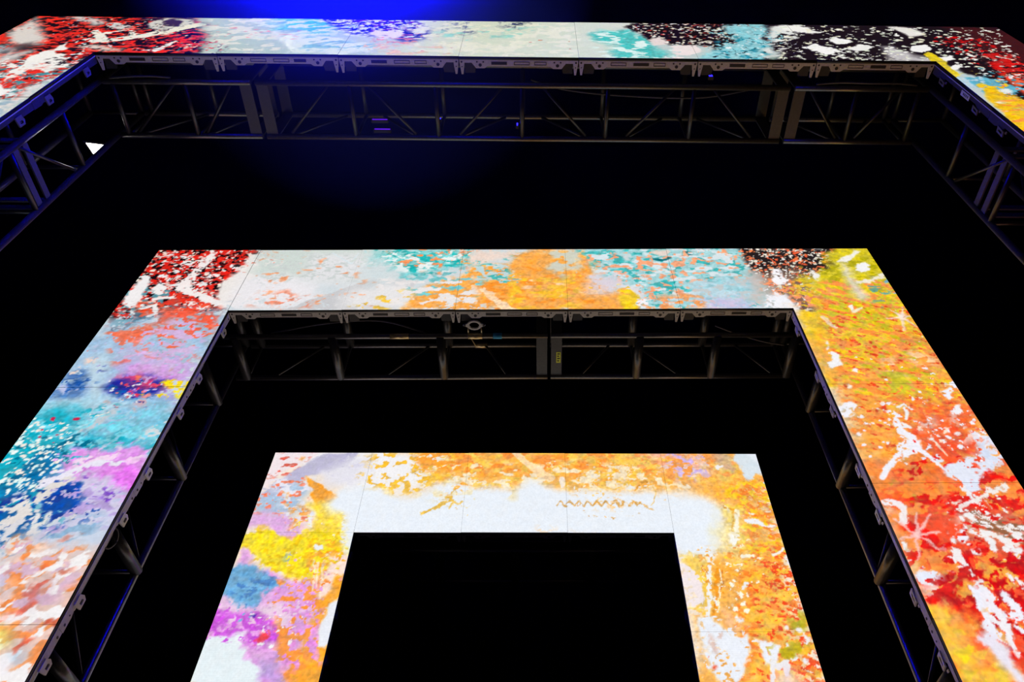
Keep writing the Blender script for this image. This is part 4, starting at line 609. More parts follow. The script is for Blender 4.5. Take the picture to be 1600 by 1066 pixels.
  ('L',(214,120,40),0.015,0.011,0.3,1,0.006,[(1.887,-0.397),(1.824,-0.605)]),
  ('D',[(250,246,226)],18,0.011,0.028,0.7,0,[(1.87,-0.33),(2.191,-0.33),(2.075,-0.838),(1.801,-0.838)]),
  ('P',(252,190,140),0.05,0.05,6,0.8,[(1.779,-0.778),(1.858,-0.826),(1.94,-0.956),(1.874,-1.014),(1.783,-0.927)]),
  ('P',(232,236,244),0.02,0.06,6,1,[(1.585,-0.886),(1.662,-0.85),(1.733,-0.909),(1.826,-0.985),(1.909,-1.048),(1.967,-1.031),(1.969,-1.116),(1.927,-1.209),(1.846,-1.343),(1.788,-1.426),(1.638,-1.416),(1.594,-1.316),(1.571,-1.154)]),
  ('P',(214,170,150),0.03,0.04,6,0.7,[(1.649,-1.014),(1.686,-1.099),(1.676,-1.209),(1.645,-1.154)]),
  ('P',(236,80,40),0.02,0.02,14,1,[(1.663,-1.306),(1.658,-1.316),(1.647,-1.324),(1.634,-1.327),(1.621,-1.324),(1.613,-1.316),(1.612,-1.306),(1.617,-1.295),(1.628,-1.287),(1.641,-1.284),(1.654,-1.287),(1.662,-1.295)]),
  ('P',(234,236,244),0.015,0.05,6,1,[(2.043,-1.071),(2.123,-1.093),(2.218,-1.116),(2.172,-1.193),(2.112,-1.269),(2.049,-1.29),(2.043,-1.209)]),
  ('P',(236,238,244),0.01,0.04,6,1,[(1.924,-0.979),(1.988,-0.933),(2.052,-0.939),(2,-0.979),(1.973,-1.002)]),
  ('P',(236,234,236),0.012,0.02,14,1,[(1.93,-0.874),(1.924,-0.889),(1.914,-0.9),(1.902,-0.904),(1.892,-0.9),(1.886,-0.889),(1.887,-0.874),(1.893,-0.859),(1.903,-0.848),(1.915,-0.844),(1.925,-0.848),(1.93,-0.859)]),
  ('P',(236,234,236),0.012,0.02,14,1,[(1.963,-0.898),(1.958,-0.907),(1.949,-0.913),(1.938,-0.915),(1.927,-0.913),(1.921,-0.907),(1.92,-0.898),(1.925,-0.889),(1.934,-0.882),(1.945,-0.88),(1.956,-0.882),(1.962,-0.889)]),
  ('L',(236,234,236),0.045,0.022,0.5,1,0.006,[(2.123,-1.264),(2.078,-1.427)]),
  ('L',(236,234,236),0.053,0.038,0.5,1,0.006,[(2.156,-1.301),(2.242,-1.248)]),
  ('L',(236,234,236),0.06,0.045,0.5,1,0.006,[(2.231,-1.291),(2.206,-1.365)]),
  ('L',(236,234,236),0.053,0.022,0.5,1,0.006,[(2.29,-1.226),(2.356,-1.155)]),
  ('P',(190,170,40),0.015,0.06,6,1,[(2.23,-1.171),(2.316,-1.127),(2.387,-1.099),(2.363,-1.149),(2.258,-1.226),(2.206,-1.226)]),
  ('N',(190,180,50),0.25,20.9,0.6,0,0.15,0.06,1,[(2.349,-0.839),(2.525,-0.839),(2.459,-1.127),(2.3,-1.127)]),
  ('P',(236,214,224),0.1,0.05,6,0.85,[(2.128,-1.37),(2.215,-1.312),(2.289,-1.344),(2.267,-1.498),(2.063,-1.548)]),
  ('P',(236,234,236),0.012,0.02,14,1,[(2.444,-0.974),(2.438,-0.984),(2.428,-0.991),(2.416,-0.994),(2.406,-0.991),(2.4,-0.984),(2.4,-0.974),(2.406,-0.964),(2.416,-0.956),(2.428,-0.954),(2.438,-0.956),(2.443,-0.964)]),
  ('P',(236,234,236),0.012,0.02,14,1,[(2.33,-0.962),(2.326,-0.971),(2.32,-0.977),(2.312,-0.98),(2.306,-0.977),(2.303,-0.971),(2.303,-0.962),(2.307,-0.954),(2.314,-0.947),(2.321,-0.945),(2.328,-0.947),(2.331,-0.954)]),
  ('P',(236,234,236),0.012,0.02,14,1,[(2.289,-1.11),(2.284,-1.12),(2.276,-1.127),(2.268,-1.13),(2.26,-1.127),(2.256,-1.12),(2.257,-1.11),(2.262,-1.101),(2.269,-1.093),(2.278,-1.091),(2.285,-1.093),(2.289,-1.101)]),
  ('P',(236,234,236),0.012,0.02,14,1,[(2.413,-1.253),(2.409,-1.26),(2.402,-1.265),(2.393,-1.267),(2.386,-1.265),(2.382,-1.26),(2.381,-1.253),(2.385,-1.247),(2.393,-1.242),(2.401,-1.24),(2.408,-1.242),(2.413,-1.247)]),
  ('L',(236,234,236),0.038,0.03,0.3,1,0.006,[(2.455,-1.049),(2.431,-1.094)]),
  ('L',(244,238,226),0.03,0.038,0.5,1,0.006,[(2.375,-0.248),(2.441,-0.22),(2.487,-0.178)]),
  ('P',(236,234,236),0.012,0.02,6,1,[(2.489,-0.262),(2.531,-0.234),(2.5,-0.397)]),
  ('L',(236,234,236),0.03,0.038,0.5,1,0.006,[(2.018,-0.592),(2.066,-0.554)]),
 ],
]

_tab = {}
def vnoise(x, y, seed):
    if seed not in _tab: _tab[seed] = np.random.RandomState(seed).rand(256, 256).astype(np.float32)
    T = _tab[seed]
    xi = np.floor(x).astype(np.int32); yi = np.floor(y).astype(np.int32)
    fx = (x-xi).astype(np.float32); fy = (y-yi).astype(np.float32)
    fx = fx*fx*(3-2*fx); fy = fy*fy*(3-2*fy)
    x0 = xi & 255; x1 = (xi+1) & 255; y0 = yi & 255; y1 = (yi+1) & 255
    return (T[x0, y0]*(1-fx)+T[x1, y0]*fx)*(1-fy)+(T[x0, y1]*(1-fx)+T[x1, y1]*fx)*fy
def fbm(x, y, seed, oct_=3):
    v = 0; a = 1.; t = 0
    for i in range(oct_):
        v = v+a*vnoise(x*2**i+17.3*i, y*2**i+5.1*i, seed+i); t += a; a *= .55
    return v/t
def sstep(a, b, x):
    t = np.clip((x-a)/max(b-a, 1e-6), 0, 1); return t*t*(3-2*t)
def polysd(U, V, pts):
    n = len(pts); d = np.full(U.shape, 1e9, np.float32); ins = np.zeros(U.shape, bool)
    for k in range(n):
        x0, y0 = pts[k]; x1, y1 = pts[(k+1) % n]; ex, ey = x1-x0, y1-y0
        wx = U-x0; wy = V-y0
        t = np.clip((wx*ex+wy*ey)/(ex*ex+ey*ey+1e-9), 0, 1)
        d = np.minimum(d, (wx-ex*t)**2+(wy-ey*t)**2)
        if abs(ey) > 1e-9: ins ^= ((y0 > V) != (y1 > V)) & (U < (V-y0)*ex/ey+x0)
    d = np.sqrt(d); return np.where(ins, -d, d)
def rgb(c): return np.array(c, np.float32)/255
class Canvas:
    def __init__(s, u0, u1, v0, v1):
        s.u0, s.v0 = u0, v0; s.nu = int(round((u1-u0)*RES))+1; s.nv = int(round((v1-v0)*RES))+1
        s.a = np.ones((s.nv, s.nu, 3), np.float32)*.5
    def win(s, pts, pad):
        xs = [p[0] for p in pts]; ys = [p[1] for p in pts]
        i0 = max(0, int((min(xs)-pad-s.u0)*RES)); i1 = min(s.nu, int((max(xs)+pad-s.u0)*RES)+2)
        j0 = max(0, int((min(ys)-pad-s.v0)*RES)); j1 = min(s.nv, int((max(ys)+pad-s.v0)*RES)+2)
        if i1 <= i0 or j1 <= j0: return None
        U, V = np.meshgrid(s.u0+np.arange(i0, i1)/RES, s.v0+np.arange(j0, j1)/RES)
        return (slice(j0, j1), slice(i0, i1)), U.astype(np.float32), V.astype(np.float32)
    def put(s, sl, c, m):
        m = m[..., None]; s.a[sl] = s.a[sl]*(1-m)+c*m
    def paint(s, ops, seed0):
        for n, op in enumerate(ops):
            sd = seed0+n*7; k = op[0]
            if k == 'P':
                _, c, soft, amp, fr, al, pts = op
                w = s.win(pts, soft+amp)
                if not w: continue
                sl, U, V = w; d = polysd(U, V, pts)
                if amp: d = d+amp*2.2*(fbm(U*fr+50, V*fr+50, sd, 4)-.5)
                s.put(sl, rgb(c), al*(1-sstep(-max(soft, .004), max(soft, .004), d)))
            elif k == 'N':
                _, c, cov, fr, st, ang, soft, edge, al, pts = op
                w = s.win(pts, edge)
                if not w: continue
                sl, U, V = w; d = polysd(U, V, pts)+.16*(fbm(U*5+9, V*5+9, sd+3, 2)-.5)
                ca, sa = math.cos(ang), math.sin(ang)
                A = (U*ca+V*sa)*fr*st+60; B = (-U*sa+V*ca)*fr+60
                q = fbm(A, B, sd, 2); q = 1/(1+np.exp(-1.7*(q-.5)/.17))
                s.put(sl, rgb(c), al*sstep(1-cov-soft*.5, 1-cov+soft*.5, q)*(1-sstep(-edge, edge, d)))
            elif k == 'D':
                _, cs, cnt, s0, s1, asp, ang, pts = op
                rg = np.random.RandomState(sd); xs = [p[0] for p in pts]; ys = [p[1] for p in pts]
                px = rg.uniform(min(xs), max(xs), cnt*4).astype(np.float32); py = rg.uniform(min(ys), max(ys), cnt*4).astype(np.float32)
                ok = np.where(polysd(px, py, pts) < 0)[0][:cnt]
                for i in ok:
                    r = s0+(s1-s0)*rg.rand()**2; b = r*(asp+.3*rg.rand()); t = ang+rg.randn()*.5
                    w = s.win([(px[i], py[i])], r+.02)
                    if not w: continue
                    sl, U, V = w; dx = U-px[i]; dy = V-py[i]
                    e = np.hypot((dx*math.cos(t)+dy*math.sin(t))/r, (-dx*math.sin(t)+dy*math.cos(t))/b)
                    s.put(sl, rgb(cs[rg.randint(len(cs))]), 1-sstep(.75, 1.2, e))
            elif k == 'L':
                _, c, w0, w1, rough, al, soft, pts = op
                w = s.win(pts, max(w0, w1)+soft+.02)
                if not w: continue
                sl, U, V = w; best = np.full(U.shape, 9., np.float32); nseg = len(pts)-1
                for q in range(nseg):
                    x0, y0 = pts[q]; x1, y1 = pts[q+1]; ex, ey = x1-x0, y1-y0
                    t = np.clip(((U-x0)*ex+(V-y0)*ey)/(ex*ex+ey*ey+1e-9), 0, 1)
                    hw = .5*(w0+(w1-w0)*(q+t)/nseg)
                    best = np.minimum(best, np.hypot(U-x0-ex*t, V-y0-ey*t)-hw)
                best = best+rough*max(w0, w1)*(fbm(U*16, V*16, sd, 3)-.5)
                s.put(sl, rgb(c), al*(1-sstep(-soft, soft, best)))
    def finish(s, seed):
        """torn paint edges, fine flecks and brush grain over the whole picture"""
        U, V = np.meshgrid((s.u0+np.arange(s.nu)/RES).astype(np.float32), (s.v0+np.arange(s.nv)/RES).astype(np.float32))
        amp = .30+.80*sstep(.35, .75, fbm(U*1.7+3, V*1.7+8, seed+40, 2))
        du = amp*(.060*(fbm(U*13+70, V*13+70, seed, 3)-.5)+.030*(fbm(U*34+20, V*34+20, seed+5, 2)-.5))
        dv = amp*(.060*(fbm(U*13+30, V*13+90, seed+9, 3)-.5)+.030*(fbm(U*34+60, V*34+10, seed+14, 2)-.5))
        ii = np.clip(np.rint((U+du-s.u0)*RES).astype(int), 0, s.nu-1); jj = np.clip(np.rint((V+dv-s.v0)*RES).astype(int), 0, s.nv-1)
        a = s.a[jj, ii]
        # flecks: colour picked up from a little further away, as in scattered paint
        f = fbm(U*30+11, V*36+13, seed+21, 2); m = sstep(.60, .66, f)*sstep(.40, .60, fbm(U*2.3, V*2.3, seed+30, 2))
        far = a[np.clip(np.arange(s.nv)[:, None]+((fbm(U*4, V*4, seed+33, 1)-.5)*60).astype(int), 0, s.nv-1), np.clip(np.arange(s.nu)[None, :]+((fbm(U*4+9, V*4+5, seed+35, 1)-.5)*70).astype(int), 0, s.nu-1)]
        a = a*(1-m[..., None])+far*m[..., None]
        chroma = (a.max(-1)-a.min(-1)); k_ = .15+.85*sstep(.04, .30, chroma)
        g = 1.02+k_*(.26*(fbm(U*44+2, V*44+4, seed+50, 2)-.5)+.14*(fbm(U*9, V*24, seed+55, 2)-.5))
        lum = a.mean(-1, keepdims=True); sat = 1+.5*(fbm(U*20+5, V*20+6, seed+60, 2)[..., None]-.5)
        s.a = np.clip((lum+(a-lum)*sat)*g[..., None], 0, 1)
def linear(a): return np.where(a <= .04045, a/12.92, ((a+.055)/1.055)**2.4)

# ------------------------------------------------------------------ LED portals
POR = [(0.04462, 2.03338, 0.00318), (-0.02305, 3.90351, -0.00837), (-0.00405, 5.76304, 0.00357)]
OPEN = [8, 7, 6]; HALF = [3.5, 2.5, 1.5]; VIEW = [2, 4, 2]

def make_screen_mesh(cv, u, v, n):
    """one 1 m LED panel: screen grid in front with its own picture, thin black casing behind"""
    g = .0009
    t = np.linspace(0, 1, n+1)
    X, Z = np.meshgrid(-.5+g+(1-2*g)*t, g+(1-2*g)*t)
    vv = v+Z
    lo = cv.v0
    vv = np.where(vv < lo, 2*lo-vv, vv)
    while (vv > 1).any() or (vv < lo).any():
        vv = np.where(vv > 1, 2-vv, vv); vv = np.where(vv < lo, 2*lo-vv, vv)
    ii = np.clip(np.rint((u+X-cv.u0)*RES).astype(int), 0, cv.nu-1)
    jj = np.clip(np.rint((vv-cv.v0)*RES).astype(int), 0, cv.nv-1)
    colr = linear(cv.a[jj, ii]).reshape(-1, 3)
    verts = np.stack([X.ravel(), np.zeros(X.size), Z.ravel()], 1)
    idx = np.arange((n+1)*(n+1)).reshape(n+1, n+1)
    quads = np.stack([idx[:-1, :-1].ravel(), idx[:-1, 1:].ravel(), idx[1:, 1:].ravel(), idx[1:, :-1].ravel()], 1)
    nb = len(verts)
    a, b = -.5+g*.6, .5-g*.6; z0, z1 = g*.6, 1-g*.6
    cas = []
    def bx(p, q):
        o = nb+len(cas)
        cas.extend([(p[0], p[1], p[2]), (q[0], p[1], p[2]), (q[0], q[1], p[2]), (p[0], q[1], p[2]), (p[0], p[1], q[2]), (q[0], p[1], q[2]), (q[0], q[1], q[2]), (p[0], q[1], q[2])])
        return [[o+i for i in f] for f in ((3, 2, 1, 0), (4, 5, 6, 7), (0, 1, 5, 4), (1, 2, 6, 5), (2, 3, 7, 6), (3, 0, 4, 7))]
    f1 = bx((a, .0015, z0), (b, .026, z1)); f2 = bx((-.47, .026, .035), (.47, .085, .965))
    me = bpy.data.meshes.new('led_panel')
    allv = np.concatenate([verts, np.array(cas)]); allq = np.concatenate([quads, np.array(f1+f2)])
    me.vertices.add(len(allv)); me.vertices.foreach_set('co', allv.astype(np.float32).ravel())
    me.loops.add(allq.size); me.loops.foreach_set('vertex_index', allq.astype(np.int32).ravel())
    me.polygons.add(len(allq)); me.polygons.foreach_set('loop_start', (np.arange(len(allq))*4).astype(np.int32))
    mi = np.zeros(len(allq), np.int32); mi[len(quads):len(quads)+6] = 1; mi[len(quads)+6:] = 2
    me.polygons.foreach_set('material_index', mi)
    me.update(calc_edges=True)
    at = me.attributes.new('picture', 'FLOAT_COLOR', 'POINT')
    c4 = np.zeros((len(allv), 4), np.float32); c4[:, 3] = 1; c4[:nb, :3] = colr
    at.data.foreach_set('color', c4.ravel())
    for m in ('led_screen', 'casing_black', 'casing_back'): me.materials.append(MAT[m])
    return me

def rail_mesh(variant):
    half = [(.004, .027), (.004, .05), (.018, .148), (.033, .148), (.046, .052), (.106, .052), (.142, .097), (.212, .097), (.236, .080)]
    poly = [(x-.5, y) for x, y in half]+[(.5-x, y) for x, y in half[::-1]]
    b = MB(); b.plate(poly, .001, .013, 'rail_metal')
    for s in (-1, 1):
        for x, y, r in ((.176, .070, .014), (.150, .044, .007), (.203, .044, .007), (.022, .045, .008), (.024, .085, .005)):
            b.tube((s*(.5-x), y, -.0004), (s*(.5-x), y, .006), r, 'rail_dark', 10)
    for k, (x0, x1) in enumerate(((.27, .40), (.46, .59), (.63, .73))):
        if (variant+k) % 3 != 1:
            b.ring([(x0-.5, .040), (x1-.5, .040), (x1-.5, .068), (x0-.5, .068)], [(x0-.496, .044), (x1-.504, .044), (x1-.504, .064), (x0-.496, .064)], -.001, .001, 'rail_dark')
        else:
            b.box((x0-.5, .042, -.0012), (x1-.5, .066, .001), 'rail_dark')
    return b.mesh('edge_rail')
def side_rail_mesh(mt):
    b = MB()
    prof = [(.002, .027), (.002, .098), (.10, .100), (.135, .090), (.150, .097), (.205, .094), (.235, .064), (.765, .064), (.795, .078), (.86, .088), (.998, .090), (.998, .027)]
    b.plate([(x-.5, y) for x, y in prof], .001, .012, mt)
    b.box((-.499, .0275, -.002), (.499, .034, .004), 'rail_metal')
    for x, y, r in ((-.46, .075, .009), (-.40, .075, .006), (.46, .070, .009)): b.tube((x, y, -.0004), (x, y, .006), r, 'rail_dark', 10)
    return b.mesh('edge_rail')
SIDE_RAIL = [side_rail_mesh('rail_dark'), side_rail_mesh('rail_metal'), side_rail_mesh('rail_dark')]
RAILS = [rail_mesh(i) for i in range(3)]
def block_mesh():
    b = MB()
    b.plate([(.05, .052), (.104, .052), (.136, .100), (.130, .142), (.046, .142)], .020, .045, 'rail_dark', lambda p: Vector((p.x-.5, p.y, p.z)))
    return b.mesh('corner_block')
def block_mesh2():
    b = MB()
    b.plate([(.05, .052), (.104, .052), (.136, .100), (.130, .142), (.046, .142)], .020, .045, 'rail_dark', lambda p: Vector((.5-p.x, p.y, p.z)))
    return b.mesh('corner_block')
BLK = [block_mesh(), block_mesh2()]
def latch_mesh(mt):
    b = MB()   # folded steel lock tongue with a slot
    o = [(-.045, .060), (.030, .060), (.050, .100), (.038, .132), (-.030, .132)]
    i = [(-.012, .094), (.018, .094), (.028, .106), (.022, .117), (-.008, .117)]
    b.ring(o, i, -.006, .004, mt)
    b.box((-.006, .098, -.001), (.016, .112, .003), 'rail_dark')
    return b.mesh('latch')
LATCH = [latch_mesh(m) for m in ('clip_dark', 'clip_metal', 'clip_dark')]
def loop_mesh(mt):
    b = MB()
    o = [(-.048, .078), (.040, .088), (.048, .128), (-.040, .122)]
    i = [(-.026, .094), (.024, .100), (.030, .114), (-.022, .110)]
    b.ring(o, i, -.006, .003, mt); b.box((.060, .078, -.004), (.074, .096, .003), mt)
    return b.mesh('latch')
LOOP = [loop_mesh(m) for m in ('clip_dark', 'clip_metal', 'clip_dark')]

LABELS = ['outermost and widest LED screen portal with red, teal and black splatter picture',
          'middle LED screen portal with orange top, turquoise and red picture columns',
          'innermost smallest LED screen portal with glowing white and yellow orange picture']
portals = []
for k in range(3):
    x0, D, yaw = POR[k]; H = OPEN[k]; h = HALF[k]
    cv = Canvas(-h-1, h+1, -VIEW[k], 1); cv.paint(ART[k], 1000*(k+1)); cv.finish(5000+100*k)
    root = thing('led_portal', LABELS[k], 'LED portal', (x0, D, 0), yaw); portals.append(root)
    cells = []
    nw = int(2*h+2)
    for i in range(nw): cells.append((-h-.5+i, 0, 'head'))
    for j in range(1, H+1):
        cells.append((-h-.5, -j, 'left')); cells.append((h+.5, -j, 'right'))
    rnd = random.Random(k)
    for (u, v, side) in cells:
        n = RES if v >= -VIEW[k] else 24
        p = obj('led_panel', make_screen_mesh(cv, u, v, n), root, (u, rnd.uniform(-.002, .002), H+v))
        inner_head = side == 'head' and abs(u) < h
        if inner_head:
            rl, lc = (0, 0, 0), (0, 0, 0)
        elif side == 'left':
            rl, lc = (0, -math.pi/2, 0), (.5, 0, .5)
        elif side == 'right':
            rl, lc = (0, math.pi/2, 0), (-.5, 0, .5)
        else: continue
        obj('edge_rail', RAILS[rnd.randrange(3)] if side == 'head' else SIDE_RAIL[k], p, lc, rl)
        if side == 'head':
            for bm_ in BLK: obj('corner_block', bm_, p, lc, rl)
        if side != 'head':
            for zz in (.2, .8):
                if side == 'left': obj('latch', LATCH[k], p, (.5, 0, zz), rl)
                else: obj('latch', LOOP[k], p, (-.5, 0, zz), rl)
    if k == 0:   # printed sticker on the jamb of the outer portal
        s = MB().box((3.497, .045, 7.33), (3.499, .085, 7.47), 'white_label')
        st = s.build('sticker', root); st['label'] = 'small white printed sticker'
        q = MB()
        for z in (7.352, 7.375, 7.398, 7.42): q.box((3.4955, .055, z), (3.4975, .073, z+.011), 'ink')
        q.build('print_line', st)

# ------------------------------------------------------------------ box trusses
def truss(name, label, k, cat, base, axis, L, a0, a1, posts, diag, plates, group=None, post_r=.02, rear=None, chord_r=.025):
    """box truss. axis 'x': runs along x from base.x, section y a0[0]..a0[1], z a1[0]..a1[1];
       axis 'z': runs up from base.z, section x a0, y a1. posts/diag are positions along the run."""
    x0, D, yaw = POR[k]
    T = Matrix.Translation((x0, D, 0)) @ Matrix.Rotation(yaw, 4, 'Z')
    o = T @ Vector(base)
    root = thing(name, label, cat, o, yaw, group)
    bx, by, bz = base
    if axis == 'x': W = lambda t, p, q: Vector((t, p-by, q-bz))
    else: W = lambda t, p, q: Vector((p-bx, q-by, t))
    for p in a0:
        for q in a1:
            MB().tube(W(0, p, q), W(L, p, q), chord_r, 'chord_metal', 14).build('chord', root)
    faces = []   # (p0,q0),(p1,q1) pairs of chords joined by lacing
    if axis == 'x':
        faces = {'bottom': ((a0[0], a1[0]), (a0[1], a1[0])), 'top': ((a0[0], a1[1]), (a0[1], a1[1])), 'rear': ((a0[1], a1[0]), (a0[1], a1[1])), 'front': ((a0[0], a1[0]), (a0[0], a1[1]))}
    else:
        faces = {'bottom': ((a0[0], a1[0]), (a0[0], a1[1])), 'top': ((a0[1], a1[0]), (a0[1], a1[1])), 'rear': ((a0[0], a1[1]), (a0[1], a1[1])), 'front': ((a0[0], a1[0]), (a0[1], a1[0]))}
    for t in posts:
        for f in ('bottom', 'top'):
            c, d = faces[f]
            MB().tube(W(t, *c), W(t, *d), post_r, 'truss_metal').build('post', root)
        for f in ('rear',):
            c, d = faces[f]
            MB().tube(W(t, *c), W(t, *d), .016, 'truss_metal').build('post', root)
    for (t0, t1) in diag:
        for f in ('bottom',):
            c, d = faces[f]
            A = W(t0, *c); B = W(t1, *d)
            MB().tube(A, A.lerp(B, .93 if f == 'bottom' else 1), .013, 'truss_metal', 10).build('diagonal', root)
    for (t0, t1) in (rear or diag):
        for f in ('rear',):
            c, d = faces[f]
            MB().tube(W(t0, *d), W(t1, *c), .013, 'truss_metal', 10).build('diagonal', root)
    for (t0, t1) in plates:
        b = MB(); w = .012
        for f in ('bottom', 'top', 'rear', 'front'):
            c, d = faces[f]; A = W(t0, *c); B = W(t1, *d)
            lo = Vector([min(A[i], B[i]) for i in range(3)]); hi = Vector([max(A[i], B[i]) for i in range(3)])
            for i in range(3):
                if hi[i]-lo[i] < 1e-6: lo[i] -= w/2; hi[i] += w/2
            b.box(lo, hi, 'truss_plate')
        b.build('end_frame', root)
    return root, W

# outer header: three segments, bottom plane with zigzag lacing
oy, oz = (.25, .73), (8.03, 8.53)
G0 = 'truss segments behind the outer portal header'
bay = .742
J0, J1 = -2.265, 2.352
def seg_x(label, k, xa, xb, posts, diag, plates, yy, zz, group, post_r=.02, rear=None):
    return truss('box_truss', label, k, 'truss', (xa, yy[0], zz[0]), 'x', xb-xa, yy, zz, [p-xa for p in posts], [(a-xa, b-xa) for a, b in diag], [(a-xa, b-xa) for a, b in plates], group, post_r, [(a-xa, b-xa) for a, b in rear] if rear else None)
seg_x('long middle truss segment with zigzag lacing behind the outer portal header', 0, J0+.02, J1-.02,
      [-1.455, -.72, .022, .765, 1.51], [(-1.62, -2.05), (-1.30, -.89), (-.13, -.56), (.19, .62), (1.35, .92), (1.66, 2.10)],
      [(J0+.022, J0+.12), (J1-.12, J1-.022)], oy, oz, G0)
seg_x('short truss segment behind the outer portal header, at the lit lamp corner', 0, -3.53, J0-.02,
      [-2.85, -3.46], [(-2.45, -2.79), (-2.92, -3.40)], [(J0-.12, J0-.022)], oy, oz, G0)
seg_x('short truss segment behind the outer portal header, by the yellow picture corner', 0, J1+.02, 3.53,
      [2.92, 3.46], [(2.50, 2.86), (3.30, 2.98)], [(J1+.022, J1+.12)], oy, oz, G0)
# middle header: two segments with thick cross posts
my, mz = (.315, .815), (7.02, 7.50)
G1 = 'truss segments behind the middle portal header'
JM = .335
seg_x('truss segment with thick cross tubes behind the middle portal header, bearing blue tape', 1, -2.64, JM-.015, [-2.535, -1.646, -.66], [], [(JM-.118, JM-.018)], my, mz, G1, .042,
      [(-.85, -1.25), (-.30, -.05), (-1.9, -2.3)])
t_mr, Wm = seg_x('truss segment with thick cross tubes behind the middle portal header, bearing yellow label', 1, JM+.015, 2.64, [1.165, 1.878, 2.60], [], [(JM+.018, JM+.118)], my, mz, G1, .042,
      [(.95, .62), (1.20, 1.60), (2.2, 2.5)])
# yellow sticker on its end frame, underside
yl = MB().box((.036, .19, -.0085), (.078, .32, -.0065), 'yellow_label').build('sticker', t_mr, (.015, 0, 0)); yl['label'] = 'small yellow paper label'
q = MB()
for i in range(4): q.box((.046, .205+.028*i, -.0095), (.070-.008*(i % 2), .217+.028*i, -.008), 'ink')
q.build('print_line', yl, (0, 0, 0))
# inner header
seg_x('dark truss behind the innermost portal header', 2, -1.64, 1.64, [-1.5, -.75, 0, .75, 1.5], [], [], my, (6.02, 6.50), None, .042, [(-.7, -.1), (.1, .7)])

# towers
def tower(label, k, side, xi, yy, top, posts, diag, rear, plates, group, post_r):
    xs = (side*xi, side*(xi+.48))
    return truss('truss_tower', label, k, 'truss', (side*xi, yy[0], 0), 'z', top, xs, yy, posts, diag, plates, group, post_r, rear)
def tower_set(k, xi, yy, top, step, off, labels, post_r, lace):
    for side, lab, of in ((-1, labels[0], off[0]), (1, labels[1], off[1])):
        ps = []; t = OPEN[k]+of
        while t > .1: ps.append(t); t -= step
        dg = []
        if lace:
            for i in range(len(ps)-1):
                a, b = ps[i]-.08, ps[i+1]+.08
                dg.append((a, b) if i % 2 else (b, a))
        rr = [(ps[i]-.05, ps[i+1]+.05) for i in range(len(ps)-1)]
        tower(lab, k, side, xi, yy, top, ps+[top-.03, .06], dg, rr, [(OPEN[k]-1.33, OPEN[k]-1.27), (OPEN[k]-1.21, OPEN[k]-1.15)] if k == 0 else [], None, post_r)
tower_set(0, 3.56, (.25, .73), 8.56, .742, (-.62, -.68), ('truss tower of the outer portal beside the glowing lamp', 'truss tower of the outer portal beside the white sticker'), .02, True)
tower_set(1, 2.70, (.315, .815), 7.54, .885, (-.335, -.46), ('truss tower of the middle portal behind the blue and pink screen column', 'truss tower of the middle portal behind the orange and red screen column'), .042, False)
tower_set(2, 1.70, (.315, .815), 6.54, .885, (-.335, -.46), ('truss tower of the innermost portal behind its yellow and purple column', 'truss tower of the innermost portal behind its orange column'), .042, False)

def at(k, x, y, z):
    x0, D, yaw = POR[k]
    return Matrix.Translation((x0, D, 0)) @ Matrix.Rotation(yaw, 4, 'Z') @ Vector((x, y, z))
def lthing(name, label, cat, k, p, group=None):
    return thing(name, label, cat, at(k, *p), POR[k][2], group)

# hook clamp joining middle header to its screen
c = lthing('truss_clamp', 'grey two-eared steel clamp above the blue tape on the middle truss', 'clamp', 1, (-.34, .315, 7.02))
n = 16
ou = []; inn = []
for i in range(n):
    a = 2*math.pi*i/n
    ou.append((.066*math.cos(a)*(1.55 if abs(math.sin(a)) < .3 else 1), .052*math.sin(a)-.141)); inn.append((.045*math.cos(a), .036*math.sin(a)-.141))
MB().ring(ou, inn, -.03, -.012, 'rail_metal').build('clamp_plate', c)
b = MB()
for s in (-1, 1): b.tube((s*.085, -.141, -.034), (s*.085, -.141, -.006), .011, 'rail_dark', 8)
b.build('bolt', c)
for s in (-1, 1): MB().tube((s*.06, -.10, -.012), (s*.06, -.02, -.004), .006, 'gold_metal', 8).build('rod', c)
MB().tube((-.065, 0, 0), (.065, 0, 0), .030, 'gold_metal', 14).build('collar', c)
MB().tube((-.06, .5, .48), (.06, .5, .48), .030, 'gold_metal', 14).build('collar', c)
MB().tube((-.058, .0, .02), (-.058, .5, .47), .006, 'gold_metal', 8).build('rod', c)

# blue tape wrapped on the front chord
tp = MB().tube((-.04, 0, 0), (.04, 0, 0), .0275, 'blue_tape', 14)
t = tp.build('tape_band', None, at(1, -.137, .315, 7.02), (0, 0, POR[1][2])); tag(t, 'bright blue tape wrapped around the middle truss chord', 'tape')
tp = MB().tube((-.085, 0, 0), (.085, 0, 0), .0268, 'gold_metal', 14)
t = tp.build('tape_band', None, at(1, -1.03, .315, 7.02), (0, 0, POR[1][2])); tag(t, 'yellowish tape wrapped around the middle truss chord', 'tape')

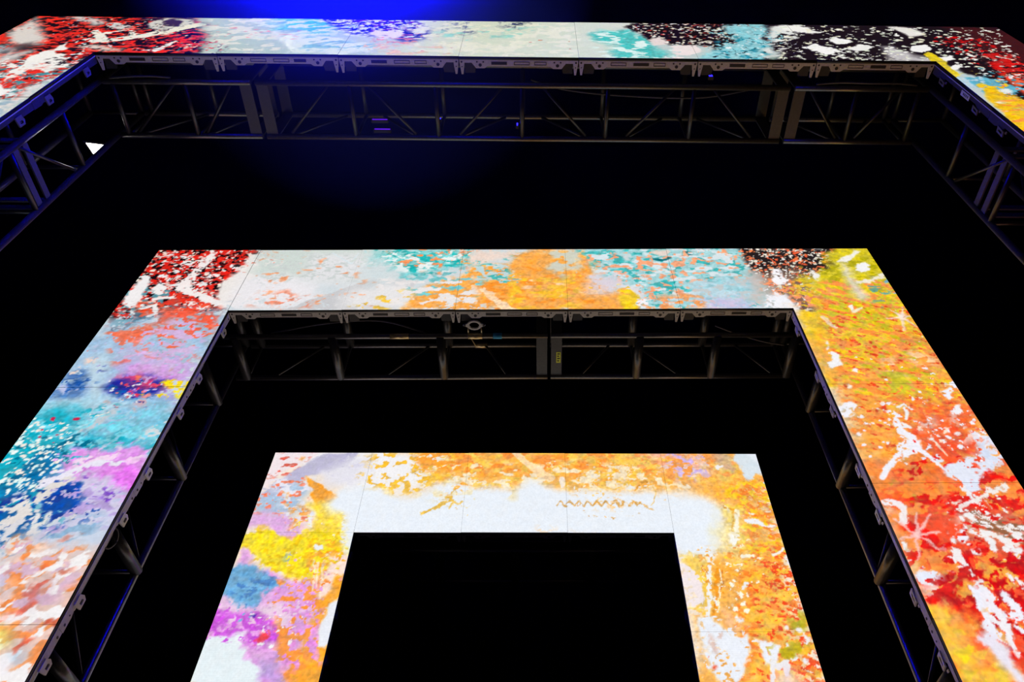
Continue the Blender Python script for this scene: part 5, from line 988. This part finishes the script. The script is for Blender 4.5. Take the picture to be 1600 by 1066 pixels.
# ------------------------------------------------------------------ cables
def cable(label, k, pts, rad=.009, group='loose cables along the trusses'):
    P_ = [Vector(p) for p in pts]; out = []
    for i in range(len(P_)-1):
        p0, p1, p2, p3 = P_[max(i-1, 0)], P_[i], P_[i+1], P_[min(i+2, len(P_)-1)]
        for s in range(8):
            t = s/8
            out.append(.5*((2*p1)+(-p0+p2)*t+(2*p0-5*p1+4*p2-p3)*t*t+(-p0+3*p1-3*p2+p3)*t**3))
    out.append(P_[-1])
    base = out[0]
    o = MB().path([p-base for p in out], rad, 'cable_black').build('cable', None, at(k, *base), (0, 0, POR[k][2]))
    return tag(o, label, 'cable', group)
cable('black cable sagging under the outer portal rails by the yellow picture corner', 0, [(2.55, .215, 8.03), (2.75, .19, 8.01), (3.0, .18, 7.97), (3.25, .19, 8.0), (3.42, .215, 8.03)])
cable('black cable drooping through the long middle truss segment', 0, [(.1, .35, 8.45), (.4, .38, 8.30), (.9, .40, 8.22), (1.6, .42, 8.24), (2.1, .40, 8.40)])
cable('black cable hanging below the dark corner of the outer portal beside the lamp', 0, [(-2.95, .215, 8.03), (-3.10, .19, 7.99), (-3.3, .19, 7.97), (-3.46, .22, 8.02)])
cable('thin cable ring hanging behind the blue and pink screen column', 1, [(-2.60, .12, 4.78), (-2.58, .20, 4.80), (-2.57, .24, 4.74), (-2.58, .21, 4.66), (-2.60, .14, 4.66), (-2.60, .11, 4.72)], .006)
cable('thin looped cable behind the orange and red screen column', 1, [(2.58, .12, 4.86), (2.58, .19, 4.92), (2.58, .22, 4.98), (2.58, .17, 5.02), (2.58, .20, 4.90), (2.58, .12, 4.80), (2.58, .10, 4.76)], .006)
cable('black cable sagging inside the middle header truss near its right tower', 1, [(1.95, .5, 7.40), (2.15, .55, 7.34), (2.4, .6, 7.28), (2.6, .6, 7.22)], .008)
cable('black cable running above the middle portal rails', 1, [(-2.2, .30, 7.05), (-1.7, .22, 7.09), (-1.2, .2, 7.10), (-.8, .30, 7.05)], .008)

# ------------------------------------------------------------------ lamps
# small white lamp glowing through the corner of the outer tower
lp = lthing('work_lamp', 'small lamp with bright triangular white face in the outer truss corner', 'lamp', 0, (-3.814, .86, 8.016))
lamp_dir = Vector((.50, -.38, -.78)).normalized()
lamp_up = (Vector((0, -.78, .63)) - lamp_dir*Vector((0, -.78, .63)).dot(lamp_dir)).normalized()
lamp_rot = Matrix((lamp_up.cross(lamp_dir), lamp_up, lamp_dir)).transposed().to_euler()
tri = [(-.068, .045), (.072, .045), (-.008, -.048)]
MB().plate(tri, 0, .012, 'lamp_white').build('lens', lp, (0, 0, 0), lamp_rot)
big = [(-.095, .060), (.100, .060), (-.008, -.070)]
b = MB(); b.ring(big, tri, -.06, .010, 'casing_black'); b.plate(big, -.10, -.06, 'casing_black'); b.build('housing', lp, (0, 0, 0), lamp_rot)
MB().tube((-.01, .03, .07), (.238, -.112, .05), .012, 'truss_metal').build('hanger', lp)

# blue spotlight above the outer header, just over the picture edge
sp = lthing('blue_spotlight', 'blue stage spotlight hung above the outer portal header', 'spotlight', 0, (-1.30, -.42, 9.42))
aim = Vector((0, -.7, -.7)).normalized()
b = MB(); b.tube(Vector((0, -.03, -.06))-aim*.36, Vector((0, -.03, -.06)), .10, 'casing_black', 24, .13); b.build('body', sp)
MB().tube(Vector((0, -.03, -.06)), Vector((0, -.03, -.06))+aim*.012, .115, 'lamp_blue', 24).build('lens', sp)
b = MB()
for s in (-1, 1): b.box((s*.16-.012, .06, .10), (s*.16+.012, .10, .45), 'casing_black')
b.box((-.172, .06, .44), (.172, .10, .47), 'casing_black'); b.build('yoke', sp)
MB().tube((0, .08, .47), (0, .08, 3.58), .02, 'truss_metal').build('hanger', sp)
ld = bpy.data.lights.new('blue_beam', 'SPOT'); ld.energy = BLUE_POWER; ld.color = (0, .003, 1.0)
ld.spot_size = math.radians(108); ld.spot_blend = 1.0; ld.shadow_soft_size = .08
lo = bpy.data.objects.new('beam', ld); COL.objects.link(lo); lo.parent = sp
lo.location = Vector((0, -.03, -.06))+aim*.05; lo.rotation_euler = aim.to_track_quat('-Z', 'Y').to_euler()

# indicator lights, plus two violet strips that paint blue reflections as a glow
def indicator(label, k, p, size, m):
    o = lthing('glow_mark', label, 'indicator light', k, p, 'small blue indicator lights in the outer truss')
    MB().box((-size[0]/2-.008, .002, -size[2]/2-.008), (size[0]/2+.008, .03, size[2]/2+.008), 'casing_black').build('housing', o)
    MB().box((-size[0]/2, -.003, -size[2]/2), (size[0]/2, .004, size[2]/2), m).build('diode', o)
indicator('upper violet glint of reflected blue, built as a glowing strip inside the long outer truss segment', 0, (-1.30, .70, 8.36), (.14, .01, .012), 'violet_glint')
indicator('lower violet glint of reflected blue, built as a glowing strip inside the long outer truss segment', 0, (-1.24, .70, 8.14), (.14, .01, .012), 'violet_glint')
indicator('tiny blue light dot beside a post of the long outer truss segment', 0, (-.72, .62, 8.20), (.015, .01, .02), 'led_blue')
indicator('tiny upright blue light strip on a post of the outer truss', 0, (-.02, .60, 8.04), (.012, .01, .05), 'led_blue')
indicator('tiny blue light under the black and cream speckled screen panel', 0, (1.63, .15, 8.03), (.03, .01, .03), 'led_blue')

# ------------------------------------------------------------------ haze catching the blue beam
hz = bpy.data.materials.new('haze'); hz.use_nodes = True
nt = hz.node_tree; nt.nodes.remove(nt.nodes['Principled BSDF'])
vol = nt.nodes.new('ShaderNodeVolumeScatter'); vol.inputs['Color'].default_value = (.05, .07, 1, 1)
vol.inputs['Anisotropy'].default_value = .2
tc = nt.nodes.new('ShaderNodeTexCoord'); gr = nt.nodes.new('ShaderNodeTexGradient'); gr.gradient_type = 'SPHERICAL'
nt.links.new(tc.outputs['Object'], gr.inputs['Vector'])
mp = nt.nodes.new('ShaderNodeMath'); mp.operation = 'MULTIPLY'; mp.inputs[1].default_value = HAZE_DENSITY
nt.links.new(gr.outputs['Fac'], mp.inputs[0]); nt.links.new(mp.outputs[0], vol.inputs['Density'])
nt.links.new(vol.outputs[0], nt.nodes['Material Output'].inputs['Volume'])
MAT['haze'] = hz
bmh = bmesh.new(); bmesh.ops.create_icosphere(bmh, subdivisions=3, radius=1.0)
meh = bpy.data.meshes.new('haze'); bmh.to_mesh(meh); bmh.free(); meh.materials.append(hz)
ho = obj('haze', meh, None, at(0, -1.22, -.55, 8.55)); ho.scale = (1.9, 2.0, 2.3)
tag(ho, 'thin stage haze lit blue in front of the outer header', 'haze'); ho['kind'] = 'stuff'
